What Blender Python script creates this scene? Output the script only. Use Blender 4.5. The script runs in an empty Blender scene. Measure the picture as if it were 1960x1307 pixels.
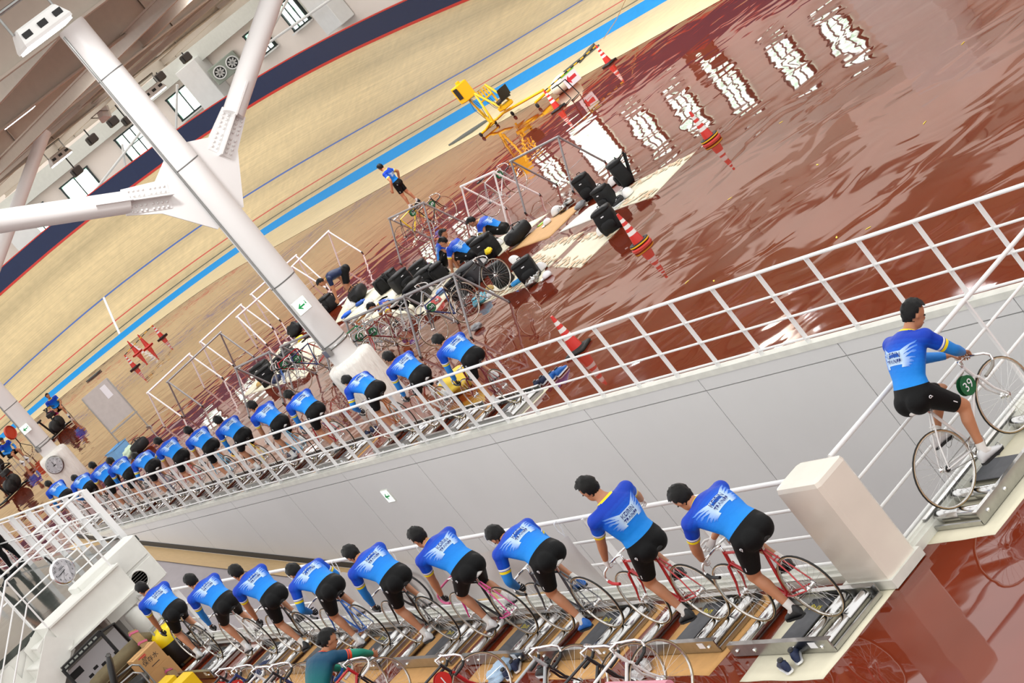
import bpy, bmesh, math, random
from mathutils import Vector as V, Matrix as M, noise
from mathutils.bvhtree import BVHTree

SC = bpy.context.scene
C = SC.collection
R = math.radians
random.seed(7)

# ------------------------------------------------------------------ camera
# X runs across the ramp (towards the track straight), Y along it (away), Z up; eye 6.55 m above the floor
F, HZ, EYE, ROLL = 3811.0, 725.0, 6.55, R(39.0)
TH = math.atan(HZ / F)
_h = V((.8853, -.465, 0))
_f = V((.465 * math.cos(TH), .8853 * math.cos(TH), -math.sin(TH)))
_d = V((-.465 * math.sin(TH), -.8853 * math.sin(TH), -math.cos(TH)))
_cr, _sr = math.cos(ROLL), math.sin(ROLL)
cam_right = _h * _cr + _d * _sr
cam_down = _h * (-_sr) + _d * _cr
cam = bpy.data.cameras.new('camera')
cam.sensor_width = 36.0
cam.lens = F * 36.0 / 1960.0
cam.clip_end = 600
cam_ob = bpy.data.objects.new('camera', cam)
C.objects.link(cam_ob)
mw = M((cam_right, -cam_down, -_f)).transposed().to_4x4()
mw.translation = V((0, 0, EYE))
cam_ob.matrix_world = mw
SC.camera = cam_ob


def ray(px, py):
    return (cam_right * (px - 980) + cam_down * (py - 653.5) + _f * F)


def at(px, py, z=0.0):
    r = ray(px, py)
    t = (z - EYE) / r.z
    return V((0, 0, EYE)) + r * t


def aty(px, py, y):
    r = ray(px, py)
    return V((0, 0, EYE)) + r * (y / r.y)


def atx(px, py, x):
    r = ray(px, py)
    return V((0, 0, EYE)) + r * (x / r.x)


# ------------------------------------------------------------------ light
SC.view_settings.view_transform = 'Standard'
SC.view_settings.look = 'None'
SC.view_settings.gamma = 1.0
SC.view_settings.use_curve_mapping = False
SC.view_settings.exposure = 0.03
world = bpy.data.worlds.new('overcast_sky')
SC.world = world
world.use_nodes = True
bg = world.node_tree.nodes['Background']
bg.inputs[0].default_value = (1.0, 0.985, 0.955, 1)
bg.inputs[1].default_value = 1.45
BAY_POWER = 200.0
FILL_BAY_POWER = 600.0
FILL = 550.0
try:
    SC.cycles.use_denoising = True
    SC.cycles.max_bounces = 6
    SC.cycles.glossy_bounces = 4
    SC.cycles.diffuse_bounces = 3
    SC.cycles.transparent_max_bounces = 12
    SC.cycles.caustics_reflective = False
    SC.cycles.caustics_refractive = False
except Exception:
    pass


# ------------------------------------------------------------------ materials
def lin(c):
    return tuple(((x / 255) / 12.92 if x / 255 <= .04045 else ((x / 255 + .055) / 1.055) ** 2.4) for x in c)


MATS = {}


def mat(name, rgb, rough=.5, metal=0.0, var=0.0, vscale=6.0, bump=0.0, bscale=40.0, spec=.5, emit=0.0, coat=0.0, trans=0.0, attr=None, stretch=None):
    if name in MATS:
        return MATS[name]
    m = bpy.data.materials.new(name)
    m.use_nodes = True
    nt = m.node_tree
    b = nt.nodes['Principled BSDF']
    c = lin(rgb)
    b.inputs['Base Color'].default_value = (*c, 1)
    b.inputs['Roughness'].default_value = rough
    b.inputs['Metallic'].default_value = metal
    b.inputs['Specular IOR Level'].default_value = spec
    b.inputs['Coat Weight'].default_value = coat
    b.inputs['Coat Roughness'].default_value = .08
    b.inputs['Transmission Weight'].default_value = trans
    if emit:
        b.inputs['Emission Color'].default_value = (*c, 1)
        b.inputs['Emission Strength'].default_value = emit
    L = nt.links
    tc = nt.nodes.new('ShaderNodeTexCoord')
    mp = nt.nodes.new('ShaderNodeMapping')
    L.new(tc.outputs['Object'], mp.inputs[0])
    if stretch:
        mp.inputs['Scale'].default_value = stretch
    col = None
    if attr:
        a = nt.nodes.new('ShaderNodeAttribute')
        a.attribute_name = attr
        col = a.outputs['Color']
        L.new(col, b.inputs['Base Color'])
    if var:
        n = nt.nodes.new('ShaderNodeTexNoise')
        n.inputs['Scale'].default_value = vscale
        n.inputs['Detail'].default_value = 4
        L.new(mp.outputs[0], n.inputs['Vector'])
        r = nt.nodes.new('ShaderNodeMapRange')
        r.inputs[1].default_value = .3
        r.inputs[2].default_value = .7
        r.inputs[3].default_value = 1 - var
        r.inputs[4].default_value = 1 + var
        L.new(n.outputs[0], r.inputs[0])
        mx = nt.nodes.new('ShaderNodeVectorMath')
        mx.operation = 'SCALE'
        if col:
            L.new(col, mx.inputs[0])
        else:
            mx.inputs[0].default_value = c
        L.new(r.outputs[0], mx.inputs['Scale'])
        L.new(mx.outputs[0], b.inputs['Base Color'])
    if bump:
        n = nt.nodes.new('ShaderNodeTexNoise')
        n.inputs['Scale'].default_value = bscale
        n.inputs['Detail'].default_value = 3
        L.new(mp.outputs[0], n.inputs['Vector'])
        bp = nt.nodes.new('ShaderNodeBump')
        bp.inputs['Distance'].default_value = bump
        L.new(n.outputs[0], bp.inputs['Height'])
        L.new(bp.outputs[0], b.inputs['Normal'])
    MATS[name] = m
    return m


def floor_mat():
    m = mat('painted_floor', (114, 42, 21), rough=.03, var=.10, vscale=.9, spec=.52)
    nt = m.node_tree
    L = nt.links
    b = nt.nodes['Principled BSDF']
    tc = nt.nodes.new('ShaderNodeTexCoord')
    mp = nt.nodes.new('ShaderNodeMapping')
    mp.inputs['Rotation'].default_value = (0, 0, R(27))
    mp.inputs['Scale'].default_value = (1.0, .8, 1)
    L.new(tc.outputs['Object'], mp.inputs[0])
    n1 = nt.nodes.new('ShaderNodeTexNoise')
    n1.inputs['Scale'].default_value = .95
    n1.inputs['Detail'].default_value = 1.45
    n1.inputs['Roughness'].default_value = .45
    n1.inputs['Distortion'].default_value = .8
    L.new(mp.outputs[0], n1.inputs['Vector'])
    bp = nt.nodes.new('ShaderNodeBump')
    bp.inputs['Distance'].default_value = FLOOR_BUMP
    L.new(n1.outputs[0], bp.inputs['Height'])
    L.new(bp.outputs[0], b.inputs['Normal'])
    L.new(bp.outputs[0], b.inputs['Coat Normal'])
    b.inputs['Coat Weight'].default_value = .12
    b.inputs['Coat Roughness'].default_value = .03
    return m


FLOOR_BUMP = .012


def wood_mat():
    m = mat('track_wood', (196, 176, 132), rough=.42, var=.07, vscale=2.5, spec=.35, attr='Col')
    nt = m.node_tree
    L = nt.links
    b = nt.nodes['Principled BSDF']
    # plank grain along the track: uses the UV (u along, v across)
    uv = nt.nodes.new('ShaderNodeUVMap')
    mp = nt.nodes.new('ShaderNodeMapping')
    mp.inputs['Scale'].default_value = (.25, 16, 1)
    L.new(uv.outputs[0], mp.inputs[0])
    n = nt.nodes.new('ShaderNodeTexNoise')
    n.inputs['Scale'].default_value = 1.0
    n.inputs['Detail'].default_value = 3
    L.new(mp.outputs[0], n.inputs['Vector'])
    r = nt.nodes.new('ShaderNodeMapRange')
    r.inputs[1].default_value = .25
    r.inputs[2].default_value = .75
    r.inputs[3].default_value = .86
    r.inputs[4].default_value = 1.12
    L.new(n.outputs[0], r.inputs[0])
    prev = b.inputs['Base Color'].links[0].from_socket
    mx = nt.nodes.new('ShaderNodeVectorMath')
    mx.operation = 'SCALE'
    L.new(prev, mx.inputs[0])
    L.new(r.outputs[0], mx.inputs['Scale'])
    L.new(mx.outputs[0], b.inputs['Base Color'])
    return m


def pane_mat():
    m = mat('daylit_pane', (235, 250, 240), rough=.1)
    nt = m.node_tree
    L = nt.links
    b = nt.nodes['Principled BSDF']
    tc = nt.nodes.new('ShaderNodeTexCoord')
    n = nt.nodes.new('ShaderNodeTexNoise')
    n.inputs['Scale'].default_value = 2.6
    n.inputs['Detail'].default_value = 5
    L.new(tc.outputs['Object'], n.inputs['Vector'])
    cr = nt.nodes.new('ShaderNodeValToRGB')
    cr.color_ramp.elements[0].position = .38
    cr.color_ramp.elements[0].color = (*lin((120, 190, 150)), 1)
    cr.color_ramp.elements[1].position = .55
    cr.color_ramp.elements[1].color = (.95, 1, .97, 1)
    L.new(n.outputs[0], cr.inputs[0])
    L.new(cr.outputs[0], b.inputs['Emission Color'])
    b.inputs['Emission Strength'].default_value = PANE
    return m


PANE = 3.0
WHITE = mat('white_paint', (232, 232, 230), .35, var=.03, vscale=3)
RAILW = mat('white_rail_paint', (236, 236, 236), .3)
STEEL = mat('bare_steel', (150, 150, 148), .32, 1.0, var=.12, vscale=5)
CHROME = mat('chrome', (225, 225, 225), .07, 1.0)
ALU = mat('brushed_aluminium', (178, 178, 176), .28, 1.0, var=.08, vscale=12)
DRUM = mat('roller_aluminium', (205, 205, 205), .16, 1.0, var=.05, vscale=9)
BLACK = mat('black_plastic', (22, 22, 24), .45)
BLACKM = mat('black_metal', (26, 27, 28), .35, .3)
RUBBER = mat('black_rubber', (28, 27, 26), .7)
TAN = mat('tan_sidewall', (172, 142, 100), .6)
RIM = mat('polished_rim', (215, 212, 208), .12, 1.0)
SKIN = mat('skin', (184, 126, 92), .5, var=.05, vscale=9)
HAIR = mat('black_hair', (10, 9, 9), .45, spec=.25, bump=.004, bscale=140)
SHORTS = mat('black_lycra', (10, 11, 13), .6, spec=.2, bump=.0015, bscale=60)
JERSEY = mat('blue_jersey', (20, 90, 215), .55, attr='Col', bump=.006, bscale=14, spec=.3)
JWHITE = mat('white_print', (238, 240, 245), .55)
JYELLOW = mat('yellow_trim', (244, 220, 24), .55)
JNAVY = mat('navy_print', (22, 42, 120), .55)
WARMER = mat('azure_arm_warmer', (22, 128, 214), .55, bump=.004, bscale=20)
WINGM = mat('wing_print', (150, 210, 245), .55, attr='Col')
GLOVEB = mat('black_glove', (24, 24, 27), .6)
GLOVEW = mat('white_glove', (226, 224, 222), .6)
SHOEW = mat('white_shoe_leather', (214, 216, 218), .35, var=.06)
SHOED = mat('navy_shoe_mesh', (26, 40, 74), .6, var=.2, vscale=50)
SHOEK = mat('black_shoe', (30, 31, 34), .45)
SOCKW = mat('white_sock', (228, 226, 222), .7)
RED = mat('cone_red', (216, 40, 26), .35, coat=.2)
CWHITE = mat('cone_white_band', (240, 238, 234), .4)
YEL = mat('machine_yellow', (246, 190, 12), .4)
BAGK = mat('black_bag_fabric', (20, 21, 23), .6, spec=.3, bump=.004, bscale=30)
HELM = mat('white_helmet', (238, 238, 238), .28)
NAVY = mat('navy_panel', (18, 38, 82), .55, var=.06)
CREAM = mat('cream_sheet', (226, 220, 196), .8, var=.05, vscale=3, bump=.006, bscale=9)
CARD = mat('cardboard', (202, 158, 104), .8, var=.05, vscale=6)
GREENP = mat('green_plate', (22, 98, 58), .4)
REDP = mat('red_plate', (204, 44, 38), .4)


def paint(name, rgb):
    return mat('bike_paint_' + name, rgb, .22, coat=.5)


# ------------------------------------------------------------------ mesh helpers
class MB:
    def __init__(s):
        s.v, s.f, s.m, s.sm, s.uv = [], [], [], [], None

    def add(s, verts, faces, mi=0, smooth=False, T=None):
        o = len(s.v)
        s.v += [tuple(T @ V(p)) if T else tuple(p) for p in verts]
        s.f += [tuple(i + o for i in f) for f in faces]
        s.m += [mi] * len(faces)
        s.sm += [smooth] * len(faces)
        return s

    def box(s, c, d, mi=0, T=None, rz=0, bev=0):
        x, y, z = d[0] / 2, d[1] / 2, d[2] / 2
        A = M.Translation(V(c)) @ M.Rotation(rz, 4, 'Z')
        if T:
            A = T @ A
        if bev:
            b = bev
            vs = []
            for sz, ins in ((-z, b), (-z + b, 0), (z - b, 0), (z, b)):
                xx, yy = x - ins, y - ins
                vs += [(-xx + b, -yy, sz), (xx - b, -yy, sz), (xx, -yy + b, sz), (xx, yy - b, sz), (xx - b, yy, sz), (-xx + b, yy, sz), (-xx, yy - b, sz), (-xx, -yy + b, sz)]
            fs = [tuple(range(7, -1, -1)), tuple(range(24, 32))]
            for k in range(3):
                for i in range(8):
                    fs.append((k * 8 + i, k * 8 + (i + 1) % 8, k * 8 + 8 + (i + 1) % 8, k * 8 + 8 + i))
            return s.add(vs, fs, mi, False, A)
        vs = [(-x, -y, -z), (x, -y, -z), (x, y, -z), (-x, y, -z), (-x, -y, z), (x, -y, z), (x, y, z), (-x, y, z)]
        fs = [(3, 2, 1, 0), (4, 5, 6, 7), (0, 1, 5, 4), (1, 2, 6, 5), (2, 3, 7, 6), (3, 0, 4, 7)]
        return s.add(vs, fs, mi, False, A)

    def beam(s, a, b, w, h, mi=0, up=V((0, 0, 1))):
        a, b = V(a), V(b)
        t = (b - a)
        l = t.length
        t.normalize()
        u = up if abs(t.dot(up)) < .99 else V((0, 1, 0))
        x = t.cross(u).normalized()
        z = x.cross(t)
        A = M((x, t, z)).transposed().to_4x4()
        A.translation = (a + b) / 2
        return s.box((0, 0, 0), (w, l, h), mi, A)

    def tube(s, pts, r, n=8, mi=0, closed=False, cap=True, smooth=True):
        pts = [V(p) for p in pts]
        k = len(pts)
        rs = r if isinstance(r, (list, tuple)) else [r] * k
        vs, fs = [], []
        prevx = None
        for i, p in enumerate(pts):
            if closed:
                t = pts[(i + 1) % k] - pts[i - 1]
            else:
                t = pts[min(i + 1, k - 1)] - pts[max(i - 1, 0)]
            if t.length < 1e-9:
                t = V((0, 0, 1))
            t.normalize()
            if prevx is None:
                u = V((0, 0, 1)) if abs(t.z) < .9 else V((1, 0, 0))
                x = t.cross(u).normalized()
            else:
                x = (prevx - t * prevx.dot(t))
                x = x.normalized() if x.length > 1e-6 else t.orthogonal().normalized()
            prevx = x
            y = t.cross(x)
            for j in range(n):
                a = 2 * math.pi * j / n
                vs.append(p + (x * math.cos(a) + y * math.sin(a)) * rs[i])
        for i in range(k if closed else k - 1):
            for j in range(n):
                a, b = i * n + j, i * n + (j + 1) % n
                c, d = ((i + 1) % k) * n + (j + 1) % n, ((i + 1) % k) * n + j
                fs.append((a, b, c, d))
        s.add(vs, fs, mi, smooth)
        if cap and not closed:
            s.add(vs[:n], [tuple(range(n - 1, -1, -1))], mi)
            s.add(vs[-n:], [tuple(range(n))], mi)
        return s

    def lathe(s, prof, n=24, mi=0, T=None, smooth=True, cap=True):
        vs, fs = [], []
        for r, z in prof:
            for j in range(n):
                a = 2 * math.pi * j / n
                vs.append((r * math.cos(a), r * math.sin(a), z))
        for i in range(len(prof) - 1):
            for j in range(n):
                fs.append((i * n + j, i * n + (j + 1) % n, (i + 1) * n + (j + 1) % n, (i + 1) * n + j))
        s.add(vs, fs, mi, smooth, T)
        if cap:
            if prof[0][0] > 1e-4:
                s.add(vs[:n], [tuple(range(n - 1, -1, -1))], mi, False, T)
            if prof[-1][0] > 1e-4:
                s.add(vs[-n:], [tuple(range(n))], mi, False, T)
        return s

    def ell(s, c, r, mi=0, T=None, nu=14, nv=9, X=None, fn=None):
        vs, fs = [], []
        A = M.Translation(V(c)) @ (X.to_4x4() if X else M.Identity(4))
        if T:
            A = T @ A
        for i in range(nv + 1):
            th = math.pi * i / nv
            for j in range(nu):
                ph = 2 * math.pi * j / nu
                p = V((math.sin(th) * math.cos(ph), math.sin(th) * math.sin(ph), math.cos(th)))
                k = fn(p) if fn else 1
                vs.append((p.x * r[0] * k, p.y * r[1] * k, p.z * r[2] * k))
        for i in range(nv):
            for j in range(nu):
                a, b = i * nu + j, i * nu + (j + 1) % nu
                c2, d = (i + 1) * nu + (j + 1) % nu, (i + 1) * nu + j
                fs.append((d, c2, b, a))
        return s.add(vs, fs, mi, True, A)

    def prism(s, poly, h, mi=0, T=None, smooth=False):
        n = len(poly)
        vs = [(p[0], p[1], 0) for p in poly] + [(p[0], p[1], h) for p in poly]
        fs = [tuple(range(n - 1, -1, -1)), tuple(range(n, 2 * n))]
        fs += [(i, (i + 1) % n, n + (i + 1) % n, n + i) for i in range(n)]
        return s.add(vs, fs, mi, smooth, T)

    def loft(s, rings, mi=0, smooth=True, cap=True):
        n = len(rings[0])
        vs = [p for r in rings for p in r]
        fs = []
        for i in range(len(rings) - 1):
            for j in range(n):
                fs.append((i * n + j, i * n + (j + 1) % n, (i + 1) * n + (j + 1) % n, (i + 1) * n + j))
        s.add(vs, fs, mi, smooth)
        if cap:
            s.add(rings[0], [tuple(range(n - 1, -1, -1))], mi, smooth)
            s.add(rings[-1], [tuple(range(n))], mi, smooth)
        return s

    def text(s, body, size, T, mi=0, depth=.002):
        vs, fs = text_mesh(body)
        return s.add([(p[0] * size, p[1] * size, depth) for p in vs], fs, mi, False, T)

    def mesh(s, name, mats):
        me = bpy.data.meshes.new(name)
        me.from_pydata([tuple(p) for p in s.v], [], s.f)
        for m in (mats if isinstance(mats, (list, tuple)) else [mats]):
            me.materials.append(m)
        me.polygons.foreach_set('material_index', s.m)
        me.polygons.foreach_set('use_smooth', s.sm)
        me.update()
        return me

    def build(s, name, mats, parent=None, loc=None, T=None):
        return put(name, s.mesh(name, mats), parent, loc, T)


def put(name, me, parent=None, loc=None, T=None):
    o = bpy.data.objects.new(name, me)
    C.objects.link(o)
    if T is not None:
        o.matrix_basis = T
    if loc is not None:
        o.location = loc
    if parent:
        o.parent = parent
    return o


_TX = {}


def text_mesh(body):
    if body in _TX:
        return _TX[body]
    cu = bpy.data.curves.new('lettering', 'FONT')
    cu.body = body
    cu.align_x = 'CENTER'
    cu.align_y = 'CENTER'
    cu.resolution_u = 3
    o = bpy.data.objects.new('lettering', cu)
    C.objects.link(o)
    dg = bpy.context.evaluated_depsgraph_get()
    me = bpy.data.meshes.new_from_object(o.evaluated_get(dg))
    vs = [tuple(v.co) for v in me.vertices]
    fs = [tuple(p.vertices) for p in me.polygons]
    bpy.data.objects.remove(o)
    bpy.data.curves.remove(cu)
    bpy.data.meshes.remove(me)
    _TX[body] = (vs, fs)
    return vs, fs


def tag(o, label=None, cat=None, group=None, kind=None):
    if label:
        o['label'] = label
    if cat:
        o['category'] = cat
    if group:
        o['group'] = group
    if kind:
        o['kind'] = kind
    return o


def thing(name, label, cat, loc=(0, 0, 0), rz=0, group=None):
    o = bpy.data.objects.new(name, None)
    C.objects.link(o)
    o.empty_display_size = .1
    o.location = loc
    o.rotation_euler = (0, 0, rz)
    return tag(o, label, cat, group)


def dup(o, parent=None, loc=None, rz=None, label=None, group=None):
    c = o.copy()
    C.objects.link(c)
    if parent:
        c.parent = parent
    if loc is not None:
        c.location = loc
    if rz is not None:
        c.rotation_euler = (0, 0, rz)
    if label:
        c['label'] = label
    if group:
        c['group'] = group
    for ch in list(o.children):
        dup(ch, c)
    return c


def recolor(o, slots):
    for i, m in slots.items():
        o.material_slots[i].link = 'OBJECT'
        o.material_slots[i].material = m


def kids(o, name):
    return [c for c in o.children_recursive if c.name.split('.')[0] == name]


def struct(name, mb, mats, parent=None):
    o = mb.build(name, mats, parent)
    if not parent:
        o['kind'] = 'structure'
    return o


ORD = ['first', 'second', 'third', 'fourth', 'fifth', 'sixth', 'seventh', 'eighth', 'ninth', 'tenth', 'eleventh', 'twelfth', 'thirteenth']
# ================================================================== setting
FLOOR = floor_mat()
WOOD = wood_mat()
RX0, RX1, RY0, RY1 = 8.45, 12.85, 13.25, 50.3      # the ramp trench


def far_x(y):
    return 12.85 + .010 * (y - 22)


mb = MB()


def quad(x0, x1, y0, y1, nx=1, ny=1):
    vs = [(x0 + (x1 - x0) * i / nx, y0 + (y1 - y0) * j / ny, 0) for j in range(ny + 1) for i in range(nx + 1)]
    fs = [(j * (nx + 1) + i, j * (nx + 1) + i + 1, (j + 1) * (nx + 1) + i + 1, (j + 1) * (nx + 1) + i) for j in range(ny) for i in range(nx)]
    mb.add(vs, fs)


quad(-30, RX0, -5, 125)
quad(RX0, 62, -5, RY0)
mb.add([(far_x(RY0), RY0, 0), (62, RY0, 0), (62, 125, 0), (far_x(RY1), RY1, 0), (far_x(RY1), 125, 0)], [(0, 1, 2, 4, 3)])
quad(RX0, far_x(RY1), RY1, 125)
floor = struct('floor', mb, FLOOR)

# ramp that dives under the track: floor, wooden foot strip, painted lane
LAV = mat('ramp_grey_floor', (176, 168, 172), .5, var=.04)
SL = .15


def rz_(y):
    return -SL * (RY1 - y)


def ramp_strip(x0, x1, dz, name, m, parent=None):
    b = MB()
    vs = []
    for y in (RY0, RY1):
        xe = far_x(y) - RX1
        vs += [(x0 + (xe if x0 > 12 else 0), y, rz_(y) + dz), (x1 + (xe if x1 > 12 else 0), y, rz_(y) + dz)]
    b.add(vs, [(0, 1, 3, 2)])
    return struct(name, b, m, parent)


ramp = ramp_strip(RX0, RX1, 0, 'floor_ramp', LAV)
ramp_strip(9.35, 10.45, .004, 'red_lane', mat('ramp_red_lane', (122, 62, 60), .5, var=.05), ramp)
ramp_strip(12.42, 12.83, .03, 'wooden_foot_strip', mat('pale_wood_strip', (206, 174, 126), .45, var=.06, stretch=(8, .6, 1)), ramp)

# ramp walls made of panels with open joints
PANEL = mat('grey_wall_panel', (222, 222, 222), .45, var=.02, vscale=.8)
JOINT = mat('panel_joint', (150, 148, 146), .6)
SEAL = mat('baseboard_black', (34, 36, 40), .5)
wf = MB()
wf.add([(far_x(y) + .03, y, z) for y, z in ((RY0, 0), (RY0, rz_(RY0)), (RY1, rz_(RY1)), (RY1, 0))], [(0, 1, 2, 3)])
wall_far = struct('wall_right', wf, JOINT)
ys = [RY0]
y = 15.2
while y < RY1 - 1:
    ys.append(y)
    y += 2.97
ys.append(RY1)
for i in range(len(ys) - 1):
    a, b = ys[i] + .008, ys[i + 1] - .008
    for (zt, zb) in ((0, -.235), (-.25, None)):
        za, zb2 = (zb, zb) if zb is not None else (rz_(a) + .01, rz_(b) + .01)
        if zb is None and za > -.3:
            continue
        zb2 = min(zb2, zt - .01)
        p = MB()
        xa, xb = far_x(a), far_x(b)
        p.add([(xa, a, zt), (xb, b, zt), (xb, b, zb2), (xa, a, za), (xa + .03, a, zt), (xb + .03, b, zt), (xb + .03, b, zb2), (xa + .03, a, za)],
              [(0, 1, 2, 3), (4, 0, 3, 7), (1, 5, 6, 2), (0, 4, 5, 1), (3, 2, 6, 7)])
        p.build('panel', PANEL, wall_far)
b = MB()
b.add([(far_x(y) - dx, y, rz_(y) + dz) for y in (RY0, RY1) for dx, dz in ((.015, .03), (.015, .17), (0, .17))], [(0, 1, 4, 3), (1, 2, 5, 4)])
struct('baseboard_right', b, SEAL)
b = MB()
b.add([(RX0, RY0, 0), (RX0, RY1, 0), (RX0, RY1, rz_(RY1)), (RX0, RY0, rz_(RY0))], [(0, 1, 2, 3)])
struct('wall_left', b, PANEL)
b = MB()
b.add([(RX0, RY0, 0), (RX0, RY0, rz_(RY0)), (RX1, RY0, rz_(RY0)), (RX1, RY0, 0)], [(0, 1, 2, 3)])
struct('wall_front', b, PANEL)

# white stepped kerbs round the opening
KERB = mat('white_kerb', (222, 222, 214), .55, var=.07, vscale=5)
b = MB()
b.box((RX0 - .05, (RY0 + 32.3) / 2 - .1, .04), (.14, 32.3 - RY0 + .2, .08))
b.box((RX0 - .03, (RY0 + 32.3) / 2 - .05, .095), (.09, 32.3 - RY0 + .1, .03))
b.box((RX0 - .015, (RY0 + 32.3) / 2, .115), (.04, 32.3 - RY0, .02))
struct('trim_1', b, KERB)
b = MB()
b.box(((RX0 + RX1) / 2, RY0 - .05, .04), (RX1 - RX0 + .24, .14, .08))
b.box(((RX0 + RX1) / 2, RY0 - .03, .095), (RX1 - RX0 + .14, .09, .03))
b.box(((RX0 + RX1) / 2, RY0 - .015, .115), (RX1 - RX0 + .08, .04, .02))
struct('trim_2', b, KERB)
b = MB()
b.add([(far_x(y) + dx, y, dz) for y in (RY0, RY1) for dx, dz in ((-.012, -.05), (-.012, .035), (.11, .035), (.11, 0))], [(0, 1, 5, 4), (1, 2, 6, 5), (2, 3, 7, 6), (0, 3, 2, 1)])
struct('trim_3', b, KERB)

# ------------------------------------------------------------------ track
ST_S = [-60, -24.5, -14.5, -9.5, -4.5, .5, 5.5, 10.5, 15.5, 20.5, 25.5, 30.5, 35.5, 45]
ST_Z = {.75: [.25, .25, .28, .29, .29, .26, .23, .22, .25, .25, .2, .15, .1, .1],
        1.5: [.5, .5, .55, .61, .66, .67, .68, .74, .86, .9, .72, .5, .4, .4],
        3.1: [1.0, 1.0, 1.08, 1.21, 1.35, 1.47, 1.60, 1.83, 2.10, 2.11, 1.7, 1.2, .9, .9],
        7.0: [2.2, 2.2, 2.45, 2.97, 3.56, 4.04, 4.52, 5.08, 5.58, 5.6, 4.95, 4.0, 3.1, 3.0]}


def interp(xs, ysv, x):
    if x <= xs[0]:
        return ysv[0]
    for i in range(len(xs) - 1):
        if x <= xs[i + 1]:
            t = (x - xs[i]) / (xs[i + 1] - xs[i])
            return ysv[i] + (ysv[i + 1] - ysv[i]) * t
    return ysv[-1]


def zr(s, r):
    zs = {k: sum(interp(ST_S, ST_Z[k], s + d) for d in (-3, -1.5, 0, 1.5, 3)) / 5 for k in ST_Z}
    rs = [0, .75, 1.5, 3.1, 7.0]
    return interp(rs, [0] + [zs[k] for k in rs[1:]], r)


def curve(x0, y0, ang, Rr, Lc, s0=-60, s1=45, ds=.5):
    def hd(s):
        if s <= 0:
            return ang
        if s < Lc:
            return ang + s * s / (2 * Lc * Rr)
        return ang + Lc / (2 * Rr) + (s - Lc) / Rr
    pts = {}
    x, y, s = x0, y0, 0.0
    pts[0] = (0, x, y, hd(0))
    k = 0
    while s < s1:
        h = hd(s + ds / 2)
        x += math.cos(h) * ds
        y += math.sin(h) * ds
        s += ds
        k += 1
        pts[k] = (s, x, y, hd(s))
    x, y, s, k = x0, y0, 0.0, 0
    while s > s0:
        h = hd(s)
        x -= math.cos(h) * ds
        y -= math.sin(h) * ds
        s -= ds
        k -= 1
        pts[k] = (s, x, y, hd(s))
    return [pts[k] for k in sorted(pts)]


YAW = math.atan2(.465, .8853)
BL = curve(38.96, 80.46, 2.039 - YAW, 10.845, 14.372)
AP = curve(35.08, 80.68, 2.03 - YAW, 11.263, 5.361)


def tp(st, r, z=None):
    s, x, y, h = st
    n = (math.sin(h), -math.cos(h))
    return V((x + n[0] * r, y + n[1] * r, zr(s, r) if z is None else z))


BLUE = mat('blue_track_band', (20, 146, 220), .6, spec=.2, var=.03)
LBLACK = mat('track_line_black', (58, 66, 54), .5)
LRED = mat('track_line_red', (196, 70, 56), .5)
LBLUE = mat('track_line_blue', (56, 96, 176), .5)
edges = [(0, None), (.75, BLUE), (.97, WOOD), (1.02, LBLACK), (1.46, WOOD), (1.53, LRED), (2.2, WOOD), (3.03, WOOD), (3.12, LBLUE), (4.0, WOOD), (5.0, WOOD), (6.0, WOOD), (7.0, WOOD)]
tm = MB()
mats_t = [WOOD, BLUE, LBLACK, LRED, LBLUE]
uvs = []
wear = []
sts = BL[::2]
nr = len(edges)
smz = random.Random(3)
for i, st in enumerate(sts):
    for r, _ in edges:
        tm.v.append(tuple(tp(st, r)))
for i in range(len(sts) - 1):
    for k in range(nr - 1):
        a = i * nr + k
        tm.f.append((a, a + 1, a + nr + 1, a + nr))
        tm.m.append(mats_t.index(edges[k + 1][1]))
        tm.sm.append(True)
        for (ii, kk) in ((i, k), (i, k + 1), (i + 1, k + 1), (i + 1, k)):
            uvs.append((sts[ii][0], edges[kk][0]))
# apron strip
o = len(tm.v)
na = len(sts)
aps = AP[::2]
for i in range(na):
    st = sts[i]
    j = min(i, len(aps) - 1)
    a = aps[j]
    tm.v.append((a[1], a[2], .006))
    tm.v.append(tuple(tp(st, 0, .006)))
for i in range(na - 1):
    tm.f.append((o + 2 * i, o + 2 * i + 1, o + 2 * i + 3, o + 2 * i + 2))
    tm.m.append(0)
    tm.sm.append(True)
    for (ii, kk) in ((i, -4), (i, 0), (i + 1, 0), (i + 1, -4)):
        uvs.append((sts[ii][0], kk))
me = tm.mesh('floor_track', mats_t)
uvl = me.uv_layers.new(name='UVMap')
uvl.data.foreach_set('uv', [c for u in uvs for c in u])
ca = me.color_attributes.new('Col', 'FLOAT_COLOR', 'CORNER')
base = lin((218, 196, 150))
worn = lin((172, 155, 118))
pale = lin((226, 208, 164))
cols = []
for (s, r) in uvs:
    if r <= 0:
        c = pale
    else:
        w = max(math.exp(-((r - 1.1) / .35) ** 2) * .8, math.exp(-((r - 3.35) / .5) ** 2) * .8, math.exp(-((r - 6.1) / .35) ** 2) * .7)
        c = tuple(base[i] * (1 - w) + worn[i] * w for i in range(3))
    cols += [c[0], c[1], c[2], 1]
ca.data.foreach_set('color', cols)
trk = put('floor_track', me)
trk['kind'] = 'structure'


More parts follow.
